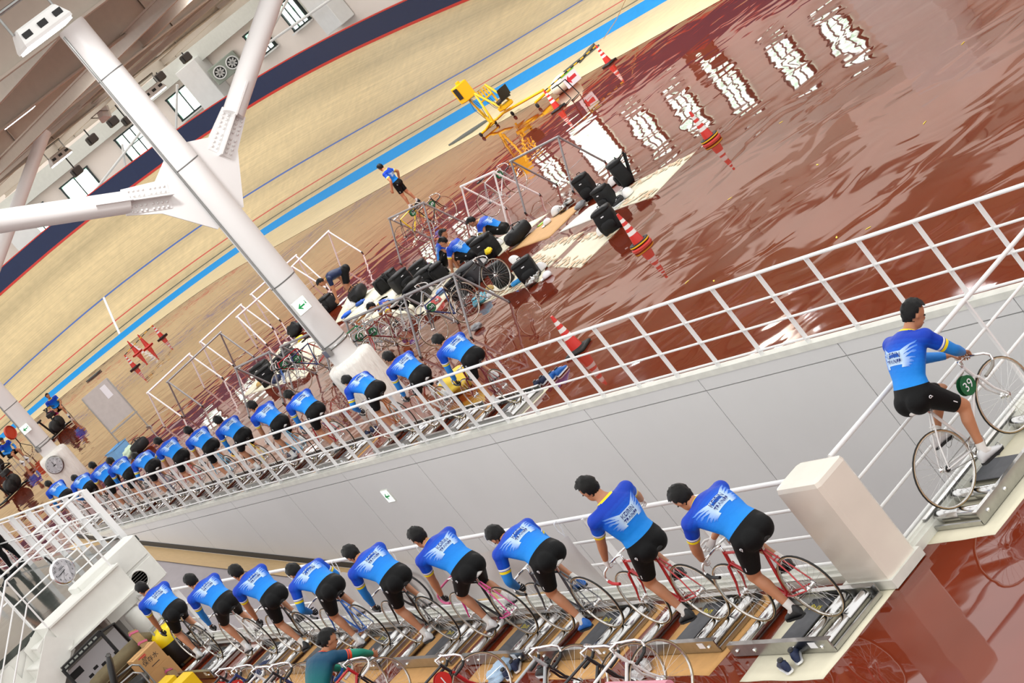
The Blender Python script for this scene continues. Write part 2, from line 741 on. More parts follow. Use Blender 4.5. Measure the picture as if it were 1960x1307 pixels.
def track_strip(name, s0, s1, r0, r1, m, dz=.006, parent=None):
    b = MB()
    n = 8
    for i in range(n + 1):
        s = s0 + (s1 - s0) * i / n
        k = min(range(len(BL)), key=lambda q: abs(BL[q][0] - s))
        for r in (r0, r1):
            p = tp(BL[k], r)
            b.v.append((p.x, p.y, p.z + dz))
    for i in range(n):
        b.f.append((2 * i, 2 * i + 1, 2 * i + 3, 2 * i + 2))
        b.m.append(0)
        b.sm.append(False)
    return b.build(name, m, parent)


# white finish line across the banking (follows the slope from the blue band to the blue line)
k0 = min(range(len(BL)), key=lambda q: (tp(BL[q], .75) - at(229, 637, .25)).length)
b = MB()
stf = BL[k0]
for r in (.75, 1.5, 2.2, 3.1):
    p = tp(stf, r)
    t = V((math.cos(stf[3]), math.sin(stf[3]), 0))
    b.v += [tuple(p - t * .06 + V((0, 0, .012))), tuple(p + t * .06 + V((0, 0, .012)))]
for i in range(3):
    b.f.append((2 * i, 2 * i + 1, 2 * i + 3, 2 * i + 2))
    b.m.append(0)
    b.sm.append(False)
b.build('finish_line', JWHITE, trk)

# perimeter fence wall: navy with red edges
WALLP = mat('hall_wall', (242, 230, 220), .6, var=.03, vscale=.5)
REDT = mat('red_edge', (206, 50, 40), .45)


def loft_along(prof, name, m, kind=True, parent=None, step=2, s0=-60, s1=45):
    """prof: list of (r, dz above the banking's top edge)"""
    b = MB()
    ss = [st for st in BL[::step] if s0 <= st[0] <= s1]
    n = len(prof)
    for st in ss:
        zt = zr(st[0], 7.0)
        for r, dz in prof:
            b.v.append(tuple(tp(st, r, zt + dz)))
    for i in range(len(ss) - 1):
        for k in range(n - 1):
            a = i * n + k
            b.f.append((a, a + 1, a + n + 1, a + n))
            b.m.append(0)
            b.sm.append(False)
    o = b.build(name, m, parent)
    if kind and not parent:
        o['kind'] = 'structure'
    return o


pw = loft_along([(7.0, 0), (7.1, 1.1), (7.2, 1.1), (7.2, -.3)], 'wall_perimeter', NAVY)
loft_along([(6.985, -.0), (7.0, .12), (7.02, .12)], 'red_edge', REDT, parent=pw)
loft_along([(7.085, 1.06), (7.09, 1.115), (7.21, 1.115)], 'red_edge', REDT, parent=pw)
loft_along([(7.2, -.2), (13.0, -.2)], 'floor_walkway', mat('walkway_floor', (206, 204, 206), .3))
WR = 11.5
hall = MB()
hs = [st for st in BL[::4]]
for st in hs:
    for z in (0, 5.6, 14.5):
        hall.v.append(tuple(tp(st, WR, z)))
for i in range(len(hs) - 1):
    for k in range(2):
        a = i * 3 + k
        hall.f.append((a, a + 1, a + 4, a + 3))
        hall.m.append(0)
        hall.sm.append(True)
hw = hall.build('wall_back', WALLP)
hw['kind'] = 'structure'
# deep ledge beam over the windows
b = MB()
for st in hs:
    for r, z in ((WR - .02, 8.35), (WR - .55, 8.35), (WR - .55, 9.3), (WR - .02, 9.3)):
        b.v.append(tuple(tp(st, r, z)))
for i in range(len(hs) - 1):
    for k in range(3):
        a = i * 4 + k
        b.f.append((a, a + 1, a + 5, a + 4))
        b.m.append(0)
        b.sm.append(False)
ob = b.build('trim_4', mat('pale_steel', (214, 216, 208), .5, var=.03))
ob['kind'] = 'structure'

# windows of the hall
PANEM = pane_mat()
FRAMEK = mat('window_frame_dark', (30, 44, 44), .4)


def on_wall(px, py, r=WR):
    best, bp = 1e9, None
    for st in BL:
        p = tp(st, r, 7.3)
        q = p - V((0, 0, EYE))
        if q.dot(_f) <= 0:
            continue
        u, v = F * q.dot(_h) / q.dot(_f), F * q.dot(_d) / q.dot(_f)
        X = 980 + u * _cr + v * _sr
        # vertical through p: compare horizontal screen offset u with that of the pixel
        uu = (px - 980) * _cr - (py - 653.5) * _sr
        e = abs(u - uu)
        if e < best:
            best, bp = e, (st, V((px, py)))
    st = bp[0]
    return st


def window(st, z, w, h, nx, ny, idx):
    s, x, y, hd = st
    t = V((math.cos(hd), math.sin(hd), 0))
    n = V((math.sin(hd), -math.cos(hd), 0))
    c = tp(st, WR, z) - n * .14
    A = M((t, n, V((0, 0, 1)))).transposed().to_4x4()
    A.translation = c
    fr = MB()
    d = .16
    for (cx, cz, sx, sz) in ((0, h / 2, w + .16, .09), (0, -h / 2, w + .16, .09), (-w / 2, 0, .1, h), (w / 2, 0, .1, h)):
        fr.box((cx, -.02, cz), (sx, d, sz))
    o = fr.build('window_%d' % idx, FRAMEK, T=A)
    o['kind'] = 'structure'
    for i in range(1, nx):
        m_ = MB()
        m_.box((-w / 2 + w * i / nx, -.04, 0), (.06, .07, h))
        m_.build('mullion', FRAMEK, o)
    for j in range(1, ny):
        m_ = MB()
        m_.box((0, -.04, -h / 2 + h * j / ny), (w, .07, .055))
        m_.build('mullion', FRAMEK, o)
    for i in range(nx):
        for j in range(ny):
            p = MB()
            p.box((-w / 2 + w * (i + .5) / nx, 0, -h / 2 + h * (j + .5) / ny), (w / nx - .04, .02, h / ny - .04))
            p.build('pane', PANEM, o)
    sl = MB()
    sl.box((0, -.12, -h / 2 - .09), (w + .3, .26, .07))
    sl.build('window_sill', WHITE, o)
    return o


wi = 1
for (px_, py_, w, h, nx, ny) in ((566, 16, 1.5, 1.5, 3, 1), (512, 76, 1.4, 1.4, 3, 1), (352, 198, 1.9, 1.4, 2, 1), (248, 277, 1.7, 1.6, 3, 2), (163, 340, 1.9, 1.3, 2, 1), (62, 400, 1.6, 1.3, 2, 1)):
    window(on_wall(px_, py_), 7.25, w, h, nx, ny, wi)
    wi += 1
for yy in (58.4, 62.0, 65.9, 69.3, 72.8, 81.5):
    st = min(BL, key=lambda q: abs(q[2] - yy) + (0 if q[0] < 3 else 99))
    window(st, 6.55, 1.7, 2.0, 3, 3, wi)
    wi += 1

st = min(BL, key=lambda q: abs(q[2] - 77) + (0 if q[0] < 3 else 99))
window(st, 6.2, 2.9, 3.0, 1, 1, wi)  # glowing pane put in to give the white glare on the floor

# brown service door and a white stand-in for netting on the straight's wall
st = min(BL, key=lambda q: abs(q[2] - 66.6) + (0 if q[0] < 3 else 99))
dp = tp(st, WR - .06, 4.5)
b = MB()
b.box((0, 0, 0), (.08, 2.3, 2.5))
o = b.build('door_1', mat('brown_door', (96, 58, 40), .4, var=.08), loc=dp)
o['kind'] = 'structure'
b = MB()
b.box((-.05, .75, -.1), (.06, .05, .3))
b.build('door_handle', CHROME, o)
b = MB()
b.box((-.045, .2, .6), (.02, .5, .5))
b.build('pane', PANEM, o)
b = MB()
b.box((-.6, 0, 0), (1.2, 3.6, 6.5), bev=.04)
o = b.build('trim_7', WHITE, loc=tp(min(BL, key=lambda q: abs(q[2] - 54.2) + (0 if q[0] < 3 else 99)), WR, 6.2))
o['kind'] = 'structure'

# white pilasters between the windows, one braced bay
for (px_, py_) in ((421, 165), (655, 30), (25, 440)):
    st = on_wall(px_, py_)
    t = V((math.cos(st[3]), math.sin(st[3]), 0))
    n = V((math.sin(st[3]), -math.cos(st[3]), 0))
    A = M((t, n, V((0, 0, 1)))).transposed().to_4x4()
    A.translation = tp(st, WR - .55, 7.0)
    p = MB()
    p.box((0, 0, 0), (1.6, 1.0, 3.4), bev=.03)
    o = p.build('trim_5', WHITE, T=A)
    o['kind'] = 'structure'
for pa, pb, rr in ((((585, 6), 8.1), ((455, 160), 5.9), 9.5), (((650, 22), 6.6), ((470, 118), 7.0), 10.2), (((285, 262), 7.6), ((120, 372), 6.2), 9.8), (((255, 300), 7.6), ((230, 316), 6.2), 9.8), (((355, 160), 8.2), ((308, 220), 6.4), 10.2)):
    (a, za), (c_, zc) = pa, pb
    p1, p2 = tp(on_wall(*a, r=rr), rr, za), tp(on_wall(*c_, r=rr), rr, zc)
    m_ = MB()
    m_.tube([p1, p2], .07, 8)
    o = m_.build('trim_6', WHITE)
    o['kind'] = 'structure'

# ------------------------------------------------------------------ roof
STEELP = mat('beige_roof_steel', (198, 188, 174), .55, var=.03)
DECK = mat('roof_deck', (184, 174, 162), .7, bump=.02, bscale=2, stretch=(6, .2, 1))
b = MB()
DKP = [(10.5, 31.5), (43, 31.5), (41, 52), (41, 82), (28, 82)]  # deck outline cut back so open sky lights infield and track
b.prism(DKP, .16, T=M.Translation((0, 0, 10.54)))
for i in range(29):
    x = 11.2 + i
    y1_ = 82 if x > 28 else 31.5 + (x - 10.5) / 17.5 * 50.5
    b.box((x, (31.5 + y1_) / 2, 10.5), (.35, y1_ - 31.5 - .1, .06))
ceil_ = struct('ceiling', b, DECK)


def girder(a, c_, z, h, wdt, name='ceiling_girder', m=STEELP, stiff=0, parent=None):
    a, c_ = V((a[0], a[1], z)), V((c_[0], c_[1], z))
    g = MB()
    up = V((0, 0, 1))
    g.beam(a, c_, .04, h, up=up)
    g.beam(a + V((0, 0, h / 2)), c_ + V((0, 0, h / 2)), wdt, .05)
    g.beam(a - V((0, 0, h / 2)), c_ - V((0, 0, h / 2)), wdt, .05)
    o = struct(name, g, m, parent)
    d = (c_ - a)
    n = V((d.y, -d.x, 0)).normalized()
    if stiff:
        k = int(d.length / stiff)
        for i in range(1, k):
            p = a + d * (i / k)
            for sgn in (1, -1):
                q = MB()
                q.beam(p + n * .02 * sgn - V((0, 0, h / 2)), p + n * .02 * sgn + V((0, 0, h / 2)), .03, wdt * .45, up=n)
                q.build('stiffener', m, o)
    return o


for yy, z in ((34, 9.65), (47, 9.65), (60.3, 9.65), (75, 9.65), (90, 9.65)):
    girder((9, yy), (49.5, yy), z, 1.1, .34, stiff=6)
for xx in (15.2, 21.6, 28, 35, 42):
    girder((xx, 34), (xx, 100), 9.0 if xx in (8.4, 21.6) else 9.35, .34, .2)
for xx in (18.4, 25, 31.5, 38.5):
    girder((xx, 30), (xx + 5, 47), 9.2, .16, .14)
    girder((xx + 6, 60.3), (xx, 75), 9.2, .16, .14)


def lamp(p, rz, label, L=1.0, power=None):
    t = thing('high_bay_lamp', label, 'lamp', p, rz, 'high bay lamps under the roof')
    b_ = MB()
    b_.loft([[(sx * w, sy * l, z) for sx, sy in ((-1, -1), (1, -1), (1, 1), (-1, 1))] for w, l, z in ((.26, L / 2, .0), (.26, L / 2, .06), (.16, L / 2 - .08, .3), (.1, L / 2 - .1, .34))], smooth=False)
    b_.build('lamp_housing', WHITE, t)
    for k in range(3):
        v = MB()
        v.box((.225, -L / 3 + k * L / 3, .17), (.02, L * .17, .12), T=M.Rotation(0, 4, 'Y'))
        v.build('vent_slot', BLACK, t)
    l_ = MB()
    l_.box((0, 0, -.02), (.42, L - .04, .04))
    l_.build('lit_panel', mat('lamp_light', (255, 255, 255), emit=14.0), t)
    br = MB()
    for sy in (-1, 1):
        br.tube([(0, sy * (L / 2 - .05), .3), (0, sy * (L / 2 - .05), .72)], .025, 6)
    br.tube([(0, -L / 2, .72), (0, L / 2, .72)], .04, 8)
    br.build('bracket', STEEL, t)
    la = bpy.data.lights.new('bay_light', 'AREA')
    la.energy = power or BAY_POWER
    la.size = .4
    la.size_y = L
    la.shape = 'RECTANGLE'
    lo = bpy.data.objects.new('bay_light', la)
    C.objects.link(lo)
    lo.location = (0, 0, -.06)
    lo.parent = t
    return t


for i, (pxl, yy) in enumerate((((88, 68), 31.5), ((38, 222), 50), ((118, 305), 78), ((297, 182), 72), ((208, 25), 78))):
    p = aty(pxl[0], pxl[1], yy)
    lamp(p, R(-90), ['big white high bay lamp left of the tall round column', 'white high bay lamp at the left edge below the big one', 'small white high bay lamp above the wall windows on the left', 'small lit lamp peeping out right of the tall column', 'white lamp hanging behind the topmost roof girder'][i])

for k, (xx, yy) in enumerate(((27, 38), (31, 38), (27, 46), (31, 46), (27, 54), (31, 54), (31, 62))):  # unseen lamps added to brighten the infield under the deck
    lamp((xx, yy, 9.7), 0, 'added unseen lamp brightening the infield, %s from the near end' % ORD[k], power=FILL_BAY_POWER)


def fill_light(p, target, energy, label):  # fill spots added out of view to brighten the banking
    p, target = V(p), V(target)
    t = thing('fill_light', label, 'fill_light', p, 0, 'fill lights added to brighten the banking')
    t.rotation_mode = 'QUATERNION'
    t.rotation_quaternion = (target - p).to_track_quat('-Z', 'Y')
    b_ = MB()
    b_.loft([[(sx * w, sy * w * .8, z) for sx, sy in ((-1, -1), (1, -1), (1, 1), (-1, 1))] for w, z in ((.3, 0), (.3, .1), (.16, .28))], smooth=False)
    b_.build('lamp_housing', WHITE, t)
    b_ = MB()
    b_.box((0, 0, -.01), (.5, .4, .015))
    b_.build('lit_glass', mat('lamp_light', (255, 255, 255), emit=14.0), t)
    b_ = MB()
    b_.tube([(-.33, 0, .1), (-.33, 0, .5), (.33, 0, .5), (.33, 0, .1)], .02, 6)
    b_.build('bracket', STEEL, t)
    la = bpy.data.lights.new('fill_spot', 'SPOT')
    la.energy = energy
    la.spot_size = R(110)
    la.spot_blend = .8
    la.shadow_soft_size = .3
    lo = bpy.data.objects.new('fill_spot', la)
    C.objects.link(lo)
    lo.location = (0, 0, -.05)
    lo.parent = t


for k, (fy, ty, fx, tx) in enumerate(((44, 48, 32, 43), (58, 62, 32, 43), (72, 78, 31, 43), (82, 90, 28, 40), (88, 98, 24.3, 33), (85, 98, 16, 27))):
    fill_light((fx, fy + 1.5, 8.6), (tx, ty, 2), FILL, 'added unseen floodlight aimed at the banking, %s from the near end of the straight' % ORD[k])
# dark spotlights hung from the far girder
for k, pxl in enumerate(((240, 88 + 137), (302, 143), (352, 106), (410, 12), (212, 228), (172, 262), (143, 323))):
    p = aty(pxl[0], pxl[1], 89.5)
    t = thing('spotlight', ['dark boxy spotlight hung under the far girder, %s from the left edge' % ORD[q] for q in (3, 4, 5, 6, 2, 1, 0)][k], 'spotlight', p, 0, 'spotlights under the far girder')
    b_ = MB()
    b_.box((0, 0, -.15), (.5, .4, .42), bev=.05)
    b_.build('lamp_body', mat('brown_black_metal', (58, 48, 44), .5), t)
    b_ = MB()
    b_.box((-.27, -.1, -.15), (.04, .3, .3))
    b_.build('lens', BLACK, t)
    b_ = MB()
    b_.beam((0, 0, .02), (0, 0, 9.12 - p.z if p.z < 9 else .12), .05, .05)
    b_.build('bracket', BLACK, t)
# twin fan heater on the wall
p = aty(432, 130, 96)
t = thing('fan_heater', 'grey twin fan heater box high on the far wall', 'heater', p, R(-20))
b_ = MB()
b_.box((0, 0, 0), (1.7, .6, 1.0), bev=.04)
b_.build('heater_casing', mat('grey_green_casing', (150, 158, 146), .5), t)
for sx in (-.42, .42):
    b_ = MB()
    T_ = M.Translation((sx, -.31, 0)) @ M.Rotation(R(90), 4, 'X')
    b_.lathe([(.3, 0), (.37, .0), (.37, .05), (.3, .05), (.3, 0)], 20, T=T_, cap=False)
    fn_ = b_.build('fan_ring', WHITE, t)
    b_ = MB()
    b_.lathe([(.29, .01), (.0, .01)], 20, T=T_)
    for q in range(4):
        b_.box((0, 0, .03), (.5, .09, .01), T=T_ @ M.Rotation(q * math.pi / 4, 4, 'Z'), mi=1)
    b_.build('fan_blades', [BLACK, ALU], fn_)

# ------------------------------------------------------------------ columns
COLW = mat('column_paint', (226, 224, 222), .42, var=.015, vscale=1)
WRAP = mat('white_vinyl_wrap', (234, 231, 224), .45, var=.03, bump=.05, bscale=5, stretch=(2.2, 2.2, .5))


def column(x, y, label_i, braces=(1, -1)):
    c_ = MB()
    c_.lathe([(.27, 0), (.27, 9.1)], 32)
    o = c_.build('column', COLW, loc=(x, y, 0))
    o['kind'] = 'structure'
    for z in (1.7, 3.15, 5.9, 8.0):
        r_ = MB()
        r_.lathe([(.272, -.012), (.274, -.012), (.274, .012), (.272, .012)], 32, cap=False)
        r_.build('joint_ring', mat('joint_grey', (112, 112, 110), .6), o, loc=(0, 0, z))  # dark grey ring at each joint
    r_ = MB()
    r_.lathe([(.275, -.02), (.285, -.02), (.285, .02), (.275, .02)], 32, cap=False)
    r_.build('steel_strap', STEEL, o, loc=(0, 0, 1.62))
    r_ = MB()
    r_.box((-.27, -.08, .1), (.1, .2, .16), bev=.01)
    r_.build('junction_box', STEEL, o, loc=(0, 0, 1.5))
    r_ = MB()
    r_.tube([(-.27, -.06, 1.6), (-.27, -.06, 9.0)], .025, 6)
    r_.build('conduit', STEEL, o)
    # vinyl padding with soft folds
    w = MB()
    rings = []
    for k, (z, rr) in enumerate(((0, .46), (.1, .5), (.5, .49), (.9, .49), (1.15, .49), (1.24, .46), (1.27, .40), (1.25, .33), (1.3, .29))):
        ring = []
        for j in range(48):
            a = 2 * math.pi * j / 48
            f_ = noise.noise(V((math.cos(a) * 3, math.sin(a) * 3, z * 2.2 + x))) * .022 + noise.noise(V((math.cos(a) * 8, math.sin(a) * 8, z * 3))) * .010
            ring.append(((rr + f_) * math.cos(a), (rr + f_) * math.sin(a), z))
        rings.append(ring)
    w.loft(rings)
    w.build('padding_wrap', WRAP, o)
    zn = 5.30
    sl = R(29)
    for sg in braces:
        d = V((sg * math.cos(sl), 0, math.sin(sl)))
        p0 = V((0, 0, zn))
        br = MB()
        br.tube([p0 + d * 1.55, p0 + d * 7.6], .21, 24)
        bo = br.build('brace', COLW, o)
        # gusset plate in the brace's plane and splice plates with bolts
        g = MB()
        e = V((-d.z * sg, 0, d.x * sg))
        e = V((0, 0, 1)) if False else V((-sg * math.sin(sl), 0, math.cos(sl)))
        poly = [V((sg * .2, 0, zn - .62)), V((sg * .34, 0, zn - .66)), p0 + d * .95 - e * .3, p0 + d * 1.62 - e * .24, p0 + d * 1.62 + e * .24, p0 + d * .95 + e * .3, V((sg * .2, 0, zn + .95))]
        vs = [(p.x, -.015, p.z) for p in poly] + [(p.x, .015, p.z) for p in poly]
        n_ = len(poly)
        fs = [tuple(range(n_)), tuple(range(2 * n_ - 1, n_ - 1, -1))] + [(i, n_ + i, n_ + (i + 1) % n_, (i + 1) % n_) for i in range(n_)]
        g.add(vs, fs)
        go = g.build('gusset_plate', COLW, bo)
        f_ = MB()
        A = M((d, V((0, 1, 0)), e)).transposed().to_4x4()
        A.translation = p0
        f_.box((1.2, 0, 0), (1.0, .36, .025), T=A)
        f_.box((1.85, 0, 0), (.7, .5, .03), T=A)
        f_.build('cross_plate', COLW, bo)
        for sy in (-1, 1):
            bl = MB()
            for q in range(8):
                for e_ in (-.19, -.1, .1, .19):
                    xx = .82 + .09 * q + (.05 if q > 3 else 0)
                    T_ = A @ M.Translation((xx, sy * .03, e_)) @ M.Rotation(R(-90 * sy), 4, 'X')
                    bl.lathe([(.026, -.015), (.026, .012), (.015, .022), (0, .022)], 7, T=T_)
            bl.build('bolt_rows', COLW, bo)
            sp = MB()
            for e_ in (-.145, .145):
                sp.box((1.17, sy * .02, e_), (.86, .012, .17), T=A)
            sp.build('splice_plate', COLW, bo)
    return o


COL1 = column(14.83, 33.8, 0)
COL2 = column(16.85, 60.4, 1)

GREEN_E = mat('exit_green', (18, 160, 84), .5)
SIGNW = mat('exit_sign_face', (238, 248, 242), .4, emit=.7)


def exit_sign(loc, rz, label):
    t = thing('exit_sign', label, 'sign', loc, rz, 'exit arrow signs')
    b_ = MB()
    b_.box((0, .05, 0), (.29, .1, .28), bev=.01)
    b_.build('sign_box', mat('sign_case', (222, 224, 216), .5), t)
    b_ = MB()
    b_.box((0, -.004, 0), (.26, .008, .25))
    b_.build('lit_face', SIGNW, t)
    b_ = MB()
    T_ = M.Translation((0, -.0095, 0)) @ M.Rotation(R(90), 4, 'X')
    b_.prism([(-.09, 0), (-.01, .07), (-.01, .04), (-.035, .016), (.06, .016), (.06, -.016), (-.035, -.016), (-.01, -.04), (-.01, -.07)], .004, T=T_)
    b_.ell((.09, -.012, .05), (.010, .003, .010))
    b_.box((.09, -.011, .01), (.02, .004, .045))
    b_.build('green_arrow', GREEN_E, t)
    return t


exit_sign((14.6, 33.33, 2.62), R(-14), 'green arrow exit sign on the tall braced column')
exit_sign((16.62, 59.95, 2.35), R(-14), 'green arrow exit sign on the far left column')
exit_sign((12.93, 31.96, -.73), R(-90), 'green arrow exit sign on the grey ramp wall')
# ================================================================== railings


def railing(name, pts, zs, label, spacing=.96, post_w=(.06, .012), top_r=.024, r=.016, z0=0.0, hgt=1.08, ends=True):
    """pts: ground polyline; posts stand along it, one rail object per height"""
    t = thing(name, label, 'railing', pts[0])
    o0 = V(pts[0])
    P = [V(p) - o0 for p in pts]
    for i, z in enumerate(zs):
        b_ = MB()
        rr = top_r if i == 0 else r
        b_.tube([p + V((0, 0, z)) for p in P], rr, 8)
        b_.build('top_rail' if i == 0 else 'rail', RAILW, t)
    for a, c_ in zip(P[:-1], P[1:]):
        d = c_ - a
        n = max(1, round(d.length / spacing))
        t_ = d.normalized()
        pm = MB()
        pm.box((0, 0, hgt / 2 + z0 / 2), (post_w[1], post_w[0], hgt - z0))
        me = pm.mesh('post', RAILW)
        for k in range(n + (1 if ends else 0)):
            o = put('post', me, t, a + d * (k / n))
            o.rotation_euler = (0, 0, math.atan2(t_.y, t_.x))
    return t


railing('ramp_railing', [(far_x(13.2) - .02 + .06, 13.86, 0), (far_x(60) + .04, 59.9, 0)], (1.08, .74, .42, .10), 'long white railing of thin bars along the far edge of the ramp')
railing('lower_railing', [(RX0 - .02, 13.55, .1), (RX0 - .02, 31.9, .1)], (.96, .66, .36, .05), 'white railing behind the lower row of riders, partly hung with sheets', spacing=1.85, hgt=.96, post_w=(.08, .03))
railing('end_railing', [(8.62, 13.3, .1), (12.84, 13.3, .1)], (1.0, .68, .36, .03), 'white railing at the ramp head beside the rider on the white bike', spacing=1.7, hgt=1.0, post_w=(.04, .02))

# padded white corner pillar
PAD = mat('pearly_vinyl', (228, 220, 208), .25, var=.05, vscale=2, coat=.3)
t = thing('padded_pillar', 'tall pearly white padded block at the corner of the two railings', 'pillar', (RX0 - .06, 13.36, .1), 0)
b_ = MB()
rings = []
for k, (z, e) in enumerate(((.0, 0), (.02, .0), (.99, 0), (1.03, -.01), (1.05, -.05))):
    w, l = .19 + e, .30 + e
    rings.append([(sx * w + cx, sy * l + cy, z) for sx, sy, cx, cy in ((-1, -1, .03, 0), (1, -1, -.03, 0), (1, -1, 0, .03), (1, 1, 0, -.03), (1, 1, -.03, 0), (-1, 1, .03, 0), (-1, 1, 0, -.03), (-1, -1, 0, .03))])
b_.loft(rings, smooth=False)
b_.build('padding', PAD, t)
b_ = MB()
b_.box((0, 0, -.045), (.42, .66, .09))
b_.build('plinth', KERB, t)

# ================================================================== bicycles
WR_, ZO = .335, .10            # wheel radius; the rollers lift a ridden bike by ZO
REAR, FRONT, BBZ = (-.385, .335), (.585, .335), .272
SADDLE = (-.185, .895)
HEADT, HEADB = (.40, .80), (.445, .655)
STEMC = (.475, .845)
_wheel = {}


def wheel_meshes():
    if _wheel:
        return _wheel
    T_ = M.Rotation(R(90), 4, 'Y')
    b_ = MB()
    b_.lathe([(.313, -.010), (.325, -.010), (.325, .010), (.313, .010), (.313, -.010)], 36, T=T_, cap=False)
    _wheel['wheel'] = b_.mesh('wheel', RIM)
    b_ = MB()
    pr = [(.322, -.010, 1), (.330, -.0105, 1), (.335, -.006, 0), (.337, 0, 0), (.335, .006, 0), (.330, .0105, 1), (.322, .010, 1)]
    for (a, c_) in zip(pr[:-1], pr[1:]):
        b_.lathe([a[:2], c_[:2]], 36, mi=1 if (a[2] and c_[2]) else (1 if a[2] + c_[2] == 1 and max(a[0], c_[0]) < .333 else 0), T=T_, cap=False)
    _wheel['tyre'] = b_.mesh('tyre', [RUBBER, TAN])
    b_ = MB()
    for k in range(28):
        a = 2 * math.pi * k / 28
        a2 = a + (.5 if k % 4 < 2 else -.5)
        sx = .03 if k % 2 else -.03
        p0 = V((sx, .02 * math.cos(a2), .02 * math.sin(a2)))
        p1 = V((0, .314 * math.cos(a), .314 * math.sin(a)))
        b_.tube([p0, p1], .0013, 3, cap=False)
    _wheel['spokes'] = b_.mesh('spokes', CHROME)
    b_ = MB()
    b_.lathe([(.008, -.055), (.012, -.04), (.032, -.036), (.03, -.03), (.014, -.026), (.014, .026), (.03, .03), (.032, .036), (.012, .04), (.008, .055)], 14, T=T_)
    _wheel['hub'] = b_.mesh('hub', CHROME)
    return _wheel


_bm = {}


def bike_meshes():
    if _bm:
        return _bm
    S = V((0, SADDLE[0] + .012, SADDLE[1] - .07))
    bb = V((0, 0, BBZ))
    ra = V((0, *REAR))
    fa = V((0, *FRONT))
    st = V((0, -.150, .775))
    ht, hb = V((0, *HEADT)), V((0, *HEADB))
    b_ = MB()
    b_.tube([bb, st], .0145, 10)
    b_.tube([st - V((0, 0, .015)), ht - V((0, -.004, .02))], .0135, 10)
    b_.tube([bb, hb + V((0, -.004, .02))], .0155, 10)
    b_.tube([ht, hb], .0175, 10)
    T_ = M.Rotation(R(90), 4, 'Y')
    T_.translation = bb
    b_.lathe([(.02, -.034), (.02, .034)], 12, T=T_)
    _bm['frame'] = b_.mesh('frame', WHITE)
    b_ = MB()
    for sx in (-1, 1):
        b_.tube([st + V((sx * .012, -.005, -.02)), V((sx * .035, ra.y * .65 + st.y * .35, .52)), ra + V((sx * .058, 0, 0))], [.009, .0075, .006], 8)
        b_.tube([bb + V((sx * .02, -.02, 0)), V((sx * .04, -.12, .28)), ra + V((sx * .058, 0, 0))], [.011, .010, .007], 8)
    b_.tube([V((-.03, -.225, .66)), V((.03, -.225, .66))], .006, 6)
    _bm['rear_stays'] = b_.mesh('rear_stays', WHITE)
    b_ = MB()
    for sx in (-1, 1):
        b_.tube([hb + V((sx * .03, .008, -.01)), V((sx * .045, .50, .48)), fa + V((sx * .048, -.012, .03)), fa + V((sx * .048, 0, 0))], [.014, .012, .008, .007], 8)
    b_.tube([hb + V((-.035, .005, -.004)), hb + V((.035, .005, -.004))], .013, 8)
    _bm['fork'] = b_.mesh('fork', WHITE)
    b_ = MB()
    b_.tube([st - V((0, 0, .02)), S], .0125, 10)
    _bm['seat_post'] = b_.mesh('seat_post', CHROME)
    # saddle: nose forward
    b_ = MB()
    rings = []
    for y, w, h in ((-.125, .03, .008), (-.12, .058, .016), (-.09, .066, .020), (-.03, .05, .018), (.04, .026, .015), (.11, .019, .014), (.14, .013, .010), (.146, .004, .004)):
        rings.append([(w * math.cos(a), y, h * math.sin(a) * (1.0 if math.sin(a) > 0 else 1.5)) for a in [2 * math.pi * k / 12 for k in range(12)]])
    b_.loft(rings[::-1], 0)
    b_.tube([(-.02, -.09, -.03), (-.012, -.02, -.045), (-.008, .09, -.022)], .004, 5, mi=1)
    b_.tube([(.02, -.09, -.03), (.012, -.02, -.045), (.008, .09, -.022)], .004, 5, mi=1)
    _bm['saddle'] = b_.mesh('saddle', [BLACK, CHROME])
    b_ = MB()
    b_.tube([ht - V((0, 0, .01)), ht + V((0, -.012, .055)), V((0, *STEMC))], [.012, .013, .013], 10)
    _bm['stem'] = b_.mesh('stem', CHROME)
    c_ = V((0, *STEMC))
    b_ = MB()
    for sx in (-1, 1):
        b_.tube([c_, c_ + V((sx * .06, 0, .0)), c_ + V((sx * .13, .02, -.01)), c_ + V((sx * .17, .055, -.035)), c_ + V((sx * .185, .085, -.075)), c_ + V((sx * .19, .085, -.115)), c_ + V((sx * .192, .06, -.145))], .0125, 9)
    _bm['handlebar'] = b_.mesh('handlebar', CHROME)
    b_ = MB()
    for sx in (-1, 1):
        b_ = MB()
        b_.tube([c_ + V((sx * .191, .075, -.13)), c_ + V((sx * .193, .04, -.158)), c_ + V((sx * .195, -.02, -.168)), c_ + V((sx * .196, -.09, -.172))], .0155, 9)
        _bm['bar_tape%d' % sx] = b_.mesh('bar_tape', BLACK)
    T_ = M.Translation((.044, 0, BBZ)) @ M.Rotation(R(90), 4, 'Y')
    b_ = MB()
    b_.lathe([(.082, -.003), (.094, -.002), (.096, 0), (.094, .002), (.082, .003), (.082, -.003)], 32, T=T_, cap=False)
    b_.lathe([(.02, -.004), (.02, .004)], 12, T=T_)
    for k in range(5):
        a = 2 * math.pi * k / 5
        b_.beam(V((.044, .015 * math.cos(a), BBZ + .015 * math.sin(a))), V((.044, .086 * math.cos(a), BBZ + .086 * math.sin(a))), .005, .014, up=V((1, 0, 0)))
    _bm['chainring'] = b_.mesh('chainring', CHROME)
    b_ = MB()
    n1 = [V((.044, .094 * math.sin(a), BBZ + .094 * math.cos(a))) for a in [math.pi * k / 10 for k in range(11)]]
    n2 = [V((.044, ra.y - .03 * math.sin(a), ra.z - .03 * math.cos(a))) for a in [math.pi * k / 8 for k in range(9)]]
    b_.tube(n1 + n2, .004, 5, closed=True)
    _bm['chain'] = b_.mesh('chain', STEEL)
    b_ = MB()
